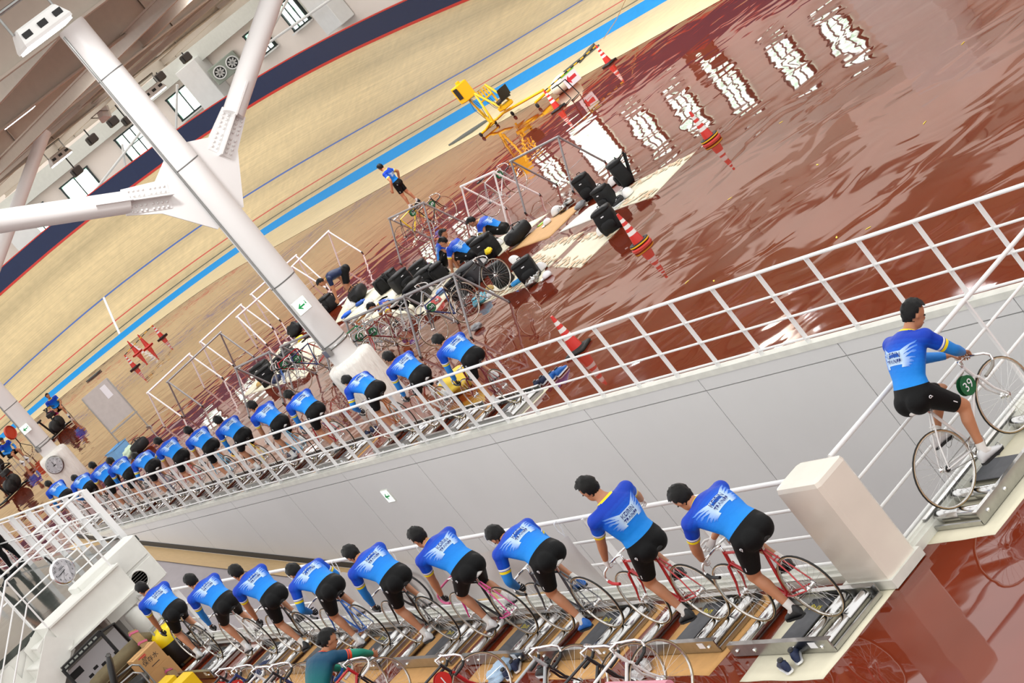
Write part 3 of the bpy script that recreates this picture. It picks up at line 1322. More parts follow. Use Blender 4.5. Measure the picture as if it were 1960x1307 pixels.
    T_ = M.Translation((.044, *REAR)) @ M.Rotation(R(90), 4, 'Y')
    b_.lathe([(.02, -.004), (.03, 0), (.02, .004)], 16, T=T_)
    _bm['cog'] = b_.mesh('cog', BLACKM)
    for sx, nm in ((1, 'R'), (-1, 'L')):
        b_ = MB()
        b_.tube([(sx * .055, 0, 0), (sx * .07, 0, -.165)], [.012, .009], 8)
        _bm['crank' + nm] = b_.mesh('crank_arm', CHROME)
        b_ = MB()
        b_.box((sx * .115, 0, -.165), (.075, .05, .016))
        b_.tube([(sx * .07, 0, -.165), (sx * .155, 0, -.165)], .006, 6)
        b_.tube([(sx * .085, .03, -.16), (sx * .085, .07, -.15), (sx * .115, .085, -.14), (sx * .145, .07, -.15), (sx * .145, .03, -.16)], .004, 5)
        _bm['pedal' + nm] = b_.mesh('pedal', STEEL)
    return _bm


def make_bike(label, loc, rz, frame, stays=None, fork=None, saddle=None, tape=None, crank=0.0, group=None, number=None, ncol=None, parts=True, tilt=None, bar=None):
    B, W = bike_meshes(), wheel_meshes()
    t = thing('track_bike', label, 'bicycle', loc, rz, group)
    for nm, m in (('frame', frame), ('rear_stays', stays or frame), ('fork', fork or frame)):
        o = put(nm, B[nm], t)
        recolor(o, {0: m})
    for nm in ('seat_post', 'stem'):
        put(nm, B[nm], t)
    hb = put('handlebar', B['handlebar'], t)
    if bar:
        recolor(hb, {0: bar})
    for sx in (-1, 1):
        tp_ = put('bar_tape', B['bar_tape%d' % sx], hb)
        if tape:
            recolor(tp_, {0: tape})
    sd = put('saddle', B['saddle'], t, (0, SADDLE[0], SADDLE[1] - .02))
    if saddle:
        recolor(sd, {0: saddle})
    for ax in (REAR, FRONT):
        w = put('wheel', W['wheel'], t, (0, *ax))
        for nm in ('tyre', 'spokes', 'hub'):
            put(nm, W[nm], w)
    put('chainring', B['chainring'], t)
    put('chain', B['chain'], t)
    put('cog', B['cog'], t)
    for nm, off in (('R', 0), ('L', math.pi)):
        c_ = put('crank_arm', B['crank' + nm], t, (0, 0, BBZ))
        c_.rotation_euler = (crank + off, 0, 0)
        put('pedal', B['pedal' + nm], c_)
    if number:
        number_plate(t, number, ncol)
    if tilt:
        t.rotation_euler = (tilt[0], tilt[1], rz)
    return t


def number_plate(t, number, ncol=None):
    b_ = MB()
    for sx in (1, -1):
        T_ = M.Translation((sx * .02, .30, .66)) @ M.Rotation(R(90), 4, 'X').inverted() if False else M.Translation((sx * .022, .315, .665)) @ M.Rotation(R(90 * sx), 4, 'Z') @ M.Rotation(R(90), 4, 'X')
        b_.lathe([(.088, 0), (.088, .004), (0, .004)], 20, T=T_, smooth=False)
        b_.text(number, .115, T_ @ M.Translation((0, 0, .005)), 1)
    b_.build('number_plate', [ncol or GREENP, JWHITE], t)


# ================================================================== people


def ik(a, c_, l1, l2, hint):
    d = c_ - a
    L = d.length
    if L > (l1 + l2) * .999:
        c_ = a + d * ((l1 + l2) * .999 / L)
        d = c_ - a
        L = d.length
    x = (l1 * l1 - l2 * l2 + L * L) / (2 * L)
    h = math.sqrt(max(l1 * l1 - x * x, 0))
    n = d.normalized()
    hh = hint - n * hint.dot(n)
    hh = hh.normalized() if hh.length > 1e-6 else n.orthogonal().normalized()
    return a + n * x + hh * h, c_


def hand_mesh(b_, wrist, d, palm, side, curl=60, mi=0, sc=1.0, spread=6):
    """palm: direction the palm faces; side=+1 right hand (thumb on the -side)"""
    d = d.normalized()
    palm = (palm - d * palm.dot(d)).normalized()
    s_ = d.cross(palm) * side          # towards the little finger
    rings = []
    for u, w, h in ((-.02, .026, .02), (.015, .033, .018), (.05, .041, .016), (.085, .040, .013), (.095, .036, .010)):
        c_ = wrist + d * u * sc
        rings.append([c_ + (s_ * w * math.cos(a) + palm * h * math.sin(a)) * sc for a in [2 * math.pi * k / 10 for k in range(10)]])
    b_.loft(rings, mi)
    for k, (off, ln) in enumerate(((-.031, .072), (-.011, .08), (.010, .075), (.029, .058))):
        p = wrist + (d * .088 + s_ * off) * sc
        dd = (d + s_ * math.radians(spread) * (off / .03)).normalized()
        pts, ang = [p], 0
        for q, fr in enumerate((.45, .32, .23)):
            ang += R(curl) * (.7 if q == 0 else 1)
            v = dd * math.cos(ang) + palm * math.sin(ang)
            p = p + v * ln * fr * sc
            pts.append(p)
        b_.tube(pts, [.0098 * sc, .0092 * sc, .0085 * sc, .0065 * sc], 7, mi)
    p = wrist + (d * .025 - s_ * .028) * sc
    v1 = (d * .62 - s_ * .62 + palm * .3).normalized()
    v2 = (d * .8 - s_ * .15 + palm * .55).normalized()
    b_.tube([p, p + v1 * .04 * sc, p + v1 * .04 * sc + v2 * .03 * sc, p + v1 * .04 * sc + v2 * .055 * sc], [.013 * sc, .0115 * sc, .010 * sc, .007 * sc], 8, mi)


def shoe_mesh(b_, ankle, d, up, mi=0, sole=1, sc=1.0):
    d = (d - up * d.dot(up)).normalized()
    s_ = d.cross(up)
    rings = []
    for u, w, h0, h1 in ((-.072, .018, -.075, -.03), (-.066, .031, -.083, .02), (-.03, .036, -.083, .035), (.03, .037, -.083, .02), (.08, .043, -.083, -.01), (.13, .046, -.083, -.032), (.17, .038, -.081, -.045), (.195, .018, -.075, -.056)):
        ring = []
        for k in range(12):
            a = 2 * math.pi * k / 12
            z = (h0 + h1) / 2 + (h1 - h0) / 2 * max(-.92, math.sin(a))
            ring.append(ankle + (d * u + s_ * w * math.cos(a) * (1 if math.sin(a) < .2 else .86) + up * z) * sc)
        rings.append(ring)
    b_.loft(rings, mi)
    rings = []
    for u, w in ((-.072, .02), (-.05, .036), (.03, .038), (.11, .047), (.17, .038), (.196, .016)):
        c_ = ankle + (d * u - up * .083) * sc
        rings.append([c_ + (s_ * w * x + up * z) * sc for x, z in ((-1, -.012), (1, -.012), (1, .008), (-1, .008))])
    b_.loft(rings, sole, smooth=False)


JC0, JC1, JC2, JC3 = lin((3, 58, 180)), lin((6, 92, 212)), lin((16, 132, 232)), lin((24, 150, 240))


def lerp3(a, c_, t):
    t = min(max(t, 0), 1)
    return tuple(a[i] + (c_[i] - a[i]) * t for i in range(3))


BUILD = 1.07


def make_person(label, hip, leans, wristL, wristR, ankleL, ankleR, outfit='trainee', head=(0, 0, 0), elbowL=V((-.6, -.3, -.5)), elbowR=V((.6, -.3, -.5)), kneeL=V((0, 1, .2)), kneeR=V((0, 1, .2)),
                footL=V((0, 1, -.1)), footR=V((0, 1, -.1)), sleeves=False, gloves='black', shoes=None, socks=True, curl=62, palmL=None, palmR=None, lean_x=0.0, hair_s=7, build=1.0, twist=0.0, long_trousers=False, bun=False):
    hip = V(hip)
    X = V((1, 0, 0))

    def angle(s):
        return R(interp([0, .25, .5], leans, s))
    # spine path
    pts = {}
    p = hip.copy()
    ds = .01
    frames = []
    for k in range(0, 60):
        s = k * ds
        a = angle(s)
        frames.append((s, p.copy(), V((0, math.sin(a), math.cos(a)))))
        p = p + V((lean_x * ds, math.sin(a) * ds, math.cos(a) * ds))

    def fr(s):
        s_ = min(max(s, 0), .59)
        f_ = frames[int(round(s_ / ds))]
        q = f_[1] + (f_[2] * (s - s_))
        t_ = f_[2]
        tw = R(twist) * min(max(s / .5, 0), 1)
        x = V((math.cos(tw), math.sin(tw) * 1.0, 0))
        x = (x - t_ * x.dot(t_)).normalized()
        bk = t_.cross(x) * -1
        if bk.y > 0 and abs(t_.z) > .5:
            bk = -bk
        return q, t_, x, bk
    q0, t0, x0, b0 = fr(.3)
    # back normal: sagittal, pointing backwards / upwards

    def back(s):
        q, t_, x, _ = fr(s)
        bk = x.cross(t_)
        ref = V((0, -math.cos(angle(min(max(s, 0), .59))), math.sin(angle(min(max(s, 0), .59)))))
        return bk if bk.dot(ref) > 0 else -bk
    W = build * BUILD
    b_ = MB()
    rings = []
    for s, w, d, off in ((-.11, .10, .085, .01), (-.06, .158, .115, .012), (0, .172, .122, .012), (.07, .160, .112, .0), (.15, .142, .10, 0), (.24, .152, .108, .005), (.33, .168, .116, .012), (.41, .176, .115, .016), (.46, .165, .10, .016), (.50, .12, .082, .012), (.54, .07, .062, .008), (.57, .055, .055, .0)):
        q, t_, x, _ = fr(s)
        bk = back(s)
        rings.append([q + bk * off + x * w * W * (1.13 if .2 < s < .52 else 1.05 if s == .15 else 1) * math.cos(a) * (1 + .06 * math.cos(2 * a)) + bk * d * W * math.sin(a) for a in [2 * math.pi * k / 20 for k in range(20)]])
    b_.loft(rings)
    qh, th, xh, _ = fr(-.03)
    for sx in (-1, 1):
        b_.ell(hip + xh * sx * .070 + back(0) * .046 - th * .045, (.106, .104, .112))
    b_.ell(hip + back(0) * .05 - th * .03, (.10, .085, .09))
    # head
    qn, tn, xn, _ = fr(.55)
    yaw, pit, roll = R(head[0]), R(head[1]), R(head[2])
    hf = V((math.sin(yaw) * math.cos(pit), math.cos(yaw) * math.cos(pit), -math.sin(pit)))
    hr = V((math.cos(yaw), -math.sin(yaw), 0))
    hu = hr.cross(hf)
    if roll:
        rm = M.Rotation(roll, 3, hf)
        hr, hu = rm @ hr, rm @ hu
    nd = (tn * .75 + hu * .6 + hf * .25).normalized()
    ntop = qn + nd * .062
    hc = ntop + hu * .085 + hf * .022
    HX = M((hr, hf, hu)).transposed()
    b_.tube([qn - nd * .05, qn + nd * .03, ntop + hu * .03], [.068, .058, .054], 14)
    b_.ell(hc + hu * .02 - hf * .004, (.075, .097, .098), X=HX)
    b_.ell(hc + hf * .028 - hu * .058, (.055, .062, .066), X=HX)
    b_.ell(hc + hf * .096 - hu * .022, (.014, .018, .024), X=HX)
    for sx in (-1, 1):
        b_.ell(hc + hr * sx * .077 - hf * .006 - hu * .012, (.011, .022, .032), X=HX)
    # limbs
    J = {}
    sq, stt, sxv, _ = fr(.455)
    for nm, sx, wr, hint in (('L', -1, wristL, elbowL), ('R', 1, wristR, elbowR)):
        sh = sq + sxv * sx * .205 * W + back(.45) * .008
        to = (V(wr) - sh)
        sh = sh + to.normalized() * .012
        el, w2 = ik(sh, V(wr), .29, .265, hint)
        J[nm] = (sh, el, w2)
        b_.tube([fr(.43)[0] + sxv * sx * .08 + back(.43) * .02, sh], [.09, .074], 12)
        b_.ell(sh, (.075, .075, .075))
        m1 = sh.lerp(el, .45)
        b_.tube([sh, m1, el], [.068, .060, .046], 12)
        b_.ell(el, (.041, .041, .041))
        m2 = el.lerp(w2, .3)
        b_.tube([el, m2, w2, w2 + (w2 - el).normalized() * .02], [.045, .048, .031, .028], 12)
    for nm, sx, an, hint in (('L', -1, ankleL, kneeL), ('R', 1, ankleR, kneeR)):
        hj = hip + xh * sx * .092 - V((0, 0, .0))
        kn, a2 = ik(hj, V(an), .425, .415, hint)
        J['leg' + nm] = (hj, kn, a2)
        b_.tube([hj, hj.lerp(kn, .35), kn], [.106, .094, .062], 14)
        b_.ell(kn, (.060, .060, .060))
        cb = (hint * -1)
        ax = (a2 - kn).normalized()
        cb = (cb - ax * cb.dot(ax))
        cb = cb.normalized() if cb.length > .01 else V((0, -1, 0))
        b_.tube([kn, kn.lerp(a2, .3) + cb * .016, kn.lerp(a2, .62) + cb * .006, a2], [.055, .058, .042, .035], 12)
        b_.ell(a2 - V((0, 0, .0)), (.036, .038, .036))
        fd = footL if nm == 'L' else footR
        b_.tube([a2, a2 + fd.normalized() * .07 - V((0, 0, .04))], [.036, .032], 8)
    me = b_.mesh('person_raw', SKIN)
    ro = put('person_raw', me)
    md = ro.modifiers.new('r', 'REMESH')
    md.mode = 'VOXEL'
    md.voxel_size = .0125
    ms = ro.modifiers.new('s', 'SMOOTH')
    ms.factor = .5
    ms.iterations = 5
    dg = bpy.context.evaluated_depsgraph_get()
    bm = bmesh.new()
    bm.from_object(ro, dg)
    bpy.data.objects.remove(ro)
    bpy.data.meshes.remove(me)

    def cut(co, no):
        g = bm.verts[:] + bm.edges[:] + bm.faces[:]
        bmesh.ops.bisect_plane(bm, geom=g, plane_co=co, plane_no=no, dist=1e-5)
    # hems
    cuts = {}
    trainee = outfit in ('trainee', 'teal')
    HEM = .66
    for nm in 'LR':
        sh, el, w2 = J[nm]
        ax = (el - sh).normalized()
        L = (el - sh).length
        for tt in ((.47, .53, .56, HEM) if trainee else (.6,)):
            cut(sh + ax * L * tt, ax)
        ax2 = (w2 - el).normalized()
        cut(w2 - ax2 * .012, ax2)
        hj, kn, an = J['leg' + nm]
        axl = (kn - hj).normalized()
        cut(hj + axl * (kn - hj).length * .80, axl)
        axs = (an - kn).normalized()
        cut(kn + axs * (an - kn).length * .80, axs)
    wq, wt, _, _ = fr(.075)
    cut(wq, wt)
    nq, nt_, _, _ = fr(.535)
    cut(nq, nt_)
    cut(nq - nt_ * .022, nt_)
    bm.normal_update()
    # classify
    segs = []
    for a, c_ in ((-.12, .05), (.05, .2), (.2, .35), (.35, .46)):
        segs.append(('T', fr(a)[0], fr(c_)[0], .13))
    for sx in (-1, 1):
        segs.append(('T', fr(.43)[0] + sxv * sx * .06, fr(.43)[0] + sxv * sx * .12, .085))
    segs.append(('T', fr(.46)[0], fr(.535)[0], .06))
    segs.append(('H', fr(.55)[0], ntop, .055))
    segs.append(('H', hc, hc + hu * .02, .08))
    for nm in 'LR':
        sh, el, w2 = J[nm]
        segs.append(('U' + nm, sh, el, .052))
        segs.append(('F' + nm, el, w2, .038))
        hj, kn, an = J['leg' + nm]
        segs.append(('G' + nm, hj, kn, .08))
        segs.append(('S' + nm, kn, an, .048))
        segs.append(('A' + nm, an, an + V((0, .05, -.05)), .035))
    cls = {}
    for f_ in bm.faces:
        c_ = f_.calc_center_median()
        best = None
        for nm, a, e, r_ in segs:
            d = e - a
            t_ = min(max((c_ - a).dot(d) / d.length_squared, 0), 1)
            dist = (c_ - a - d * t_).length - r_
            if best is None or dist < best[0]:
                best = (dist, nm, t_)
        cls[f_.index] = best[1]
    bm.faces.ensure_lookup_table()
    reg = {k: [] for k in ('jersey', 'shorts', 'warm', 'sock', 'skin')}
    jm = {}
    for f_ in bm.faces:
        nm = cls[f_.index]
        c_ = f_.calc_center_median()
        if nm == 'T' or nm[0] == 'G':
            above = (c_ - wq).dot(wt) > 0
            if nm[0] == 'G':
                hj, kn, an = J['leg' + nm[1]]
                t_ = (c_ - hj).dot((kn - hj).normalized()) / (kn - hj).length
                if t_ > .80 and not long_trousers:
                    reg['skin'].append(f_)
                elif above and t_ < .12:
                    reg['jersey'].append(f_)
                    jm[f_.index] = 0
                else:
                    reg['shorts'].append(f_)
            elif (c_ - nq).dot(nt_) > 0 and c_.z > wq.z - .3 and (c_ - nq).length < .16:
                reg['skin'].append(f_)
            elif above:
                reg['jersey'].append(f_)
                jm[f_.index] = 2 if ((c_ - (nq - nt_ * .022)).dot(nt_) > 0 and (c_ - nq).length < .1) else 0
            else:
                reg['shorts'].append(f_)
        elif nm[0] == 'U':
            sh, el, w2 = J[nm[1]]
            t_ = (c_ - sh).dot((el - sh).normalized()) / (el - sh).length
            if t_ <= (HEM if trainee else .6):
                reg['jersey'].append(f_)
                jm[f_.index] = 0 if (not trainee or t_ < .47 or .53 < t_ < .56) else (1 if t_ < .53 else 2)
            elif sleeves:
                reg['warm'].append(f_)
            else:
                reg['skin'].append(f_)
        elif nm[0] == 'F' and sleeves and (c_ - (J[nm[1]][2] - (J[nm[1]][2] - J[nm[1]][1]).normalized() * .012)).dot(J[nm[1]][2] - J[nm[1]][1]) < 0:
            reg['warm'].append(f_)
        elif nm[0] in 'SA':
            hj, kn, an = J['leg' + nm[1]]
            t_ = (c_ - kn).dot((an - kn).normalized()) / (an - kn).length
            if long_trousers:
                reg['shorts'].append(f_)
            elif socks and (t_ > .80):
                reg['sock'].append(f_)
            else:
                reg['skin'].append(f_)
        else:
            reg['skin'].append(f_)

    def garment(faces, off, mats, mi=None, colfn=None, name='jersey'):
        vm, vs, fs, ms_, cl = {}, [], [], [], []
        for f_ in faces:
            idx = []
            for v in f_.verts:
                if v.index not in vm:
                    vm[v.index] = len(vs)
                    vs.append(v.co + v.normal * off)
                    if colfn:
                        cl.append(colfn(v.co))
                idx.append(vm[v.index])
            fs.append(idx)
            ms_.append(mi(f_) if mi else 0)
        me_ = bpy.data.meshes.new(name)
        me_.from_pydata([tuple(v) for v in vs], [], fs)
        for m_ in mats:
            me_.materials.append(m_)
        me_.polygons.foreach_set('material_index', ms_)
        me_.polygons.foreach_set('use_smooth', [True] * len(fs))
        if colfn:
            ca_ = me_.color_attributes.new('Col', 'FLOAT_COLOR', 'POINT')
            ca_.data.foreach_set('color', [x for c_ in cl for x in (*c_, 1)])
        me_.update()
        return me_, vs, fs
    bm.verts.index_update()

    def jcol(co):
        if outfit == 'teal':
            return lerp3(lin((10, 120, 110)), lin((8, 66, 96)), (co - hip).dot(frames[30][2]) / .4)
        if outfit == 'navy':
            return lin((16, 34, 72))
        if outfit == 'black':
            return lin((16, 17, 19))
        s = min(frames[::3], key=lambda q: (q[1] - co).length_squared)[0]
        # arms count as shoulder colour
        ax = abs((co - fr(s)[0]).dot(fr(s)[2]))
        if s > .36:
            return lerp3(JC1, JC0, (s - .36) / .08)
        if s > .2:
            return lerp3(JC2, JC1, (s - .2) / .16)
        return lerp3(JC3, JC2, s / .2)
    root = thing('person', label, 'person')
    # body: continuous skin surface, bare hands joined on
    bme = bpy.data.meshes.new('body')
    bm.to_mesh(bme)
    bme.materials.clear()
    bme.materials.append(SKIN)
    bme.polygons.foreach_set('use_smooth', [True] * len(bme.polygons))
    body_faces = None
    hb = MB()
    hands = {}
    for nm, sx in (('L', -1), ('R', 1)):
        sh, el, w2 = J[nm]
        d = (w2 - el).normalized()
        pl = palmL if nm == 'L' else palmR
        if pl is None:
            pl = V((-sx, .1, -.25))
        hnd = MB()
        hand_mesh(hnd, w2 + d * .012, d, V(pl), -sx, curl)
        hands[nm] = hnd
    if gloves is None:
        allm = MB()
        allm.v = [tuple(v.co) for v in bme.vertices]
        allm.f = [tuple(p_.vertices) for p_ in bme.polygons]
        allm.m = [0] * len(allm.f)
        allm.sm = [True] * len(allm.f)
        for nm in 'LR':
            allm.add(hands[nm].v, hands[nm].f, 0, True)
        bpy.data.meshes.remove(bme)
        bme = allm.mesh('body', SKIN)
    put('body', bme, root)
    gm = {'black': GLOVEB, 'white': GLOVEW}.get(gloves)
    if gloves:
        for nm in 'LR':
            hands[nm].build('glove', gm, root)
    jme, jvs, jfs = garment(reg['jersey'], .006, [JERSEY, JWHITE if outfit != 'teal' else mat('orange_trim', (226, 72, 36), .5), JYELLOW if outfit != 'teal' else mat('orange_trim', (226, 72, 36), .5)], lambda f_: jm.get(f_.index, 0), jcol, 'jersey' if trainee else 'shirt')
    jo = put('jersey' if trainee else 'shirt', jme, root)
    sme, svs, sfs = garment(reg['shorts'], .0075, [SHORTS], name='shorts')
    so = put('trousers' if long_trousers else 'cycling_shorts', sme, root)
    if sleeves and reg['warm']:
        for sd in 'LR':
            wme, _, _ = garment([f_ for f_ in reg['warm'] if cls[f_.index][1:] == sd], .004, [WARMER], name='arm_warmer')
            put('arm_warmer', wme, root)
    if reg['sock']:
        for sd in 'LR':
            kme, _, _ = garment([f_ for f_ in reg['sock'] if cls[f_.index][1:] == sd], .004, [SOCKW], name='sock')
            put('sock', kme, root)
    # shoes
    shm = shoes or SHOEW
    for nm, fd in (('L', footL), ('R', footR)):
        an = J['leg' + nm][2]
        fd = V(fd).normalized()
        up = (V((0, 0, 1)) - fd * fd.z).normalized()
        sm = MB()
        shoe_mesh(sm, an, fd, up)
        sm.build('shoe', [shm, BLACK if shm != SHOED else JWHITE], root)
    # hair
    rnd = random.Random(hair_s)
    hm = MB()
    nu, nv = 26, 15
    vs, keep = [], []
    for i in range(nv + 1):
        th_ = math.pi * i / nv
        for j in range(nu):
            ph = 2 * math.pi * j / nu
            q = V((math.sin(th_) * math.cos(ph), math.sin(th_) * math.sin(ph), math.cos(th_)))
            k_ = 1.22 + .13 * noise.noise(q * 5 + V((hair_s, 0, 0))) + .05 * noise.noise(q * 14)
            if q.z < -.1:
                k_ -= .06
            vs.append(hc + hu * .02 - hf * .004 + HX @ V((q.x * .077 * k_, q.y * .099 * k_, q.z * .100 * k_)))
            ok = q.z > (-.86 if q.y < -.1 else -.45) and not (q.y > .2 and q.z < .5) and not (abs(q.x) > .6 and -.22 < q.y and q.z < -.05)
            keep.append(ok)
    fs = []
    for i in range(nv):
        for j in range(nu):
            f_ = (i * nu + j, (i + 1) * nu + j, (i + 1) * nu + (j + 1) % nu, i * nu + (j + 1) % nu)
            if sum(keep[k_] for k_ in f_) >= 3:
                fs.append(f_)
    hm.add(vs, fs, 0, True)
    if bun:
        hm.ell(hc - hf * .11 - hu * .01, (.035, .035, .035))
    hm.build('hair', HAIR, root)
    for sx in (-1, 1):
        e_ = MB()
        e_.ell(hc + hr * sx * .031 + hf * .083 - hu * .002, (.013, .010, .008), X=HX, nu=8, nv=6)
        e_.build('eye', BLACK, root)
    e_ = MB()
    e_.ell(hc + hf * .086 - hu * .066, (.022, .008, .006), X=HX, nu=8, nv=6)
    e_.build('mouth', mat('lips', (150, 84, 74), .5), root)
    # print on the back
    if outfit == 'trainee':
        bvh = BVHTree.FromPolygons([tuple(v) for v in jvs], [tuple(f_) for f_ in jfs])

        def proj(u, s, lift=.003):
            q, t_, x, _ = fr(s)
            bk = back(s)
            o_ = q + x * u + bk * .5
            hit = bvh.ray_cast(o_, -bk, 1.0)
            if hit[0] is None:
                return None
            return hit[0] + bk * lift
        wg = MB()
        cl = []
        c0, c1 = lin((206, 232, 250)), lin((24, 116, 226))

        def strip(path, w0, w1, f0, f1):
            n = len(path) - 1
            P = []
            for i, (u, s) in enumerate(path):
                k = i / n
                u2, s2 = path[min(i + 1, n)]
                u1, s1 = path[max(i - 1, 0)]
                dx, dy = u2 - u1, s2 - s1
                l_ = math.hypot(dx, dy) or 1
                nx, ny = -dy / l_, dx / l_
                w_ = w0 + (w1 - w0) * k
                a = proj(u + nx * w_, s + ny * w_)
                e = proj(u - nx * w_, s - ny * w_)
                if a is None or e is None:
                    break
                P.append((a, e, f0 + (f1 - f0) * k))
            for i in range(len(P) - 1):
                o_ = len(wg.v)
                wg.v += [tuple(P[i][0]), tuple(P[i][1]), tuple(P[i + 1][1]), tuple(P[i + 1][0])]
                wg.f.append((o_, o_ + 1, o_ + 2, o_ + 3))
                wg.m.append(0)
                wg.sm.append(True)
                for k_ in (P[i][2], P[i][2], P[i + 1][2], P[i + 1][2]):
                    cl.append(lerp3(c0, c1, k_))
        for sx in (-1, 1):
            for k in range(7):
                a = R(30 - 8 * k)
                L = .175 - .018 * k
                bu, bs = sx * (.06 + .003 * k), .325 - .013 * k
                path = []
                for i in range(9):
                    q = i / 8
                    r_ = L * q
                    path.append((bu + sx * r_ * math.cos(a), bs + r_ * math.sin(a) * (1 - .15 * q) + .02 * q * q * (1 if k < 3 else 0)))
                strip(path, .014, .005, .0, 1.0)
        strip([(-.105 + .0175 * q, .300) for q in range(13)], .047, .047, .12, .12)
        wme = wg.mesh('wing_print', WINGM)
        ca_ = wme.color_attributes.new('Col', 'FLOAT_COLOR', 'POINT')
        ca_.data.foreach_set('color', [x for c_ in cl for x in (*c_, 1)])
        put('wing_print', wme, jo)
        lt = MB()
        for body, size, s0 in (('KEIRIN', .056, .318), ('TRAINEE', .043, .272)):
            tv, tf = text_mesh(body)
            o_ = len(lt.v)
            ok = True
            pv = []
            for vx in tv:
                q = proj(vx[0] * size * 1.02, s0 + vx[1] * size, .017)
                pv.append(tuple(q) if q else None)
            if None not in pv:
                lt.add(pv, tf)
        lt.build('lettering', JNAVY, jo)
    if trainee:
        sb = BVHTree.FromPolygons([tuple(v) for v in svs], [tuple(f_) for f_ in sfs])

        def stick(p, out, ax, shape, name):
            hit = sb.ray_cast(p + out * .35, -out, 1.0)
            if hit[0] is None:
                return
            n_ = hit[1] if hit[1].dot(out) > 0 else -hit[1]
            x_ = (ax - n_ * ax.dot(n_)).normalized()
            A_m = M((x_, n_.cross(x_), n_)).transposed().to_4x4()
            A_m.translation = hit[0] + n_ * .0015
            q_ = MB()
            shape(q_, A_m)
            q_.build(name, JWHITE, so)
        for nm, sx in (('L', -1), ('R', 1)):
            hj, kn, an = J['leg' + nm]
            ax = (kn - hj).normalized()
            out = (V((sx, -.25, .1)) - ax * V((sx, -.25, .1)).dot(ax)).normalized()
            stick(hj + (kn - hj) * .66, out, ax, lambda q_, A_m: q_.box((0, 0, 0), (.045, .008, .002), T=A_m), 'reflective_tab')
            stick(hj + (kn - hj) * .18 + V((0, -.03, .02)), V((sx * .9, -.35, .1)).normalized(), ax, lambda q_, A_m: (q_.lathe([(.008, 0), (.015, 0), (.015, .002), (.008, .002)], 12, T=A_m, cap=False), q_.box((.016, .008, .001), (.012, .008, .002), T=A_m)), 'white_emblem')
    bm.free()
    return root, J


def rider(label, crank, leans, head, sleeves=False, gloves='black', shoes=None, hs=7, **kw):
    pr = V((0, .165 * math.sin(crank), BBZ - .165 * math.cos(crank)))
    pl = V((0, -.165 * math.sin(crank), BBZ + .165 * math.cos(crank)))
    an = lambda p, sx: V((sx * .118, p.y - .105, p.z + .105))
    kw.setdefault('wristL', V((-.193, .44, .775)))
    kw.setdefault('wristR', V((.193, .44, .775)))
    return make_person(label, (0, -.17, .965), leans, ankleL=an(pl, -1), ankleR=an(pr, 1), head=head, sleeves=sleeves, gloves=gloves, shoes=shoes, hair_s=hs,
                       footL=V((0, 1, -.12)), footR=V((0, 1, -.12)), kneeL=V((-.08, 1, .3)), kneeR=V((.08, 1, .3)), **kw)
# ================================================================== rollers
_rm = {}


def roller_meshes():
    if _rm:
        return _rm
    b_ = MB()   # channel side rail (open side inwards)
    b_.box((0, 0, .075), (.012, 1.46, .125))
    b_.box((-.02, 0, .135), (.05, 1.46, .008))
    b_.box((-.02, 0, .014), (.05, 1.46, .008))
    for y in (-.62, -.36, .6):
        b_.lathe([(.02, 0), (.02, .012), (.0, .016)], 6, 1, T=M.Translation((.006, y, .07)) @ M.Rotation(R(90), 4, 'Y'))
    _rm['rail'] = b_.mesh('side_rail', [ALU, CHROME])
    b_ = MB()
    T_ = M.Rotation(R(90), 4, 'Y')
    b_.lathe([(.02, -.30), (.054, -.295), (.055, -.285), (.055, -.004), (.0535, -.002), (.0535, .002), (.055, .004), (.055, .285), (.054, .295), (.02, .30)], 28, T=T_)
    _rm['drum'] = b_.mesh('roller_drum', DRUM)
    b_ = MB()
    b_.box((0, 0, 0), (.6, .3, .012), bev=.004)
    _rm['board'] = b_.mesh('middle_board', mat('dark_grey_board', (72, 74, 80), .6, var=.2, vscale=9))
    b_ = MB()
    b_.box((0, 0, 0), (.65, .02, .04))
    _rm['end'] = b_.mesh('end_bar', ALU)
    return _rm


YMARK = mat('yellow_mark', (232, 214, 40), .5)


def make_roller(label, bx, by, rz, group, nearlabel=True):
    """bx,by: ground point under the bike's bottom bracket"""
    Rm = roller_meshes()
    t = thing('bike_rollers', label, 'rollers', (bx, by, .004), rz, group)
    for sx in (-1, 1):
        o = put('side_rail', Rm['rail'], t, (sx * .335, .09, 0))
        if sx < 0:
            o.rotation_euler = (0, 0, math.pi)
    for y in (-.515, -.255, .705):
        put('roller_drum', Rm['drum'], t, (0, y, .063))
    put('middle_board', Rm['board'], t, (0, .08, .05))
    b_ = MB()
    b_.text('kreg', .095, M.Translation((.17, .08, .057)) @ M.Rotation(R(90), 4, 'Z'))
    b_.build('yellow_lettering', YMARK, t)
    b_ = MB()
    b_.tube([V((.292, -.255 + .057 * math.cos(a), .063 + .057 * math.sin(a))) for a in (R(90), R(135), R(180), R(225), R(270))] + [V((.292, .705 + .057 * math.cos(a), .063 + .057 * math.sin(a))) for a in (R(-90), R(-45), 0, R(45), R(90))], .004, 5, closed=True)
    b_.build('drive_belt', RUBBER, t)
    for ey in (-.635, .815):
        put('end_bar', Rm['end'], t, (0, ey, .03))
    b_ = MB()
    b_.box((-.3425, -.4, .09), (.002, .1, .06))
    b_.build('spec_sticker', JWHITE, t)
    return t


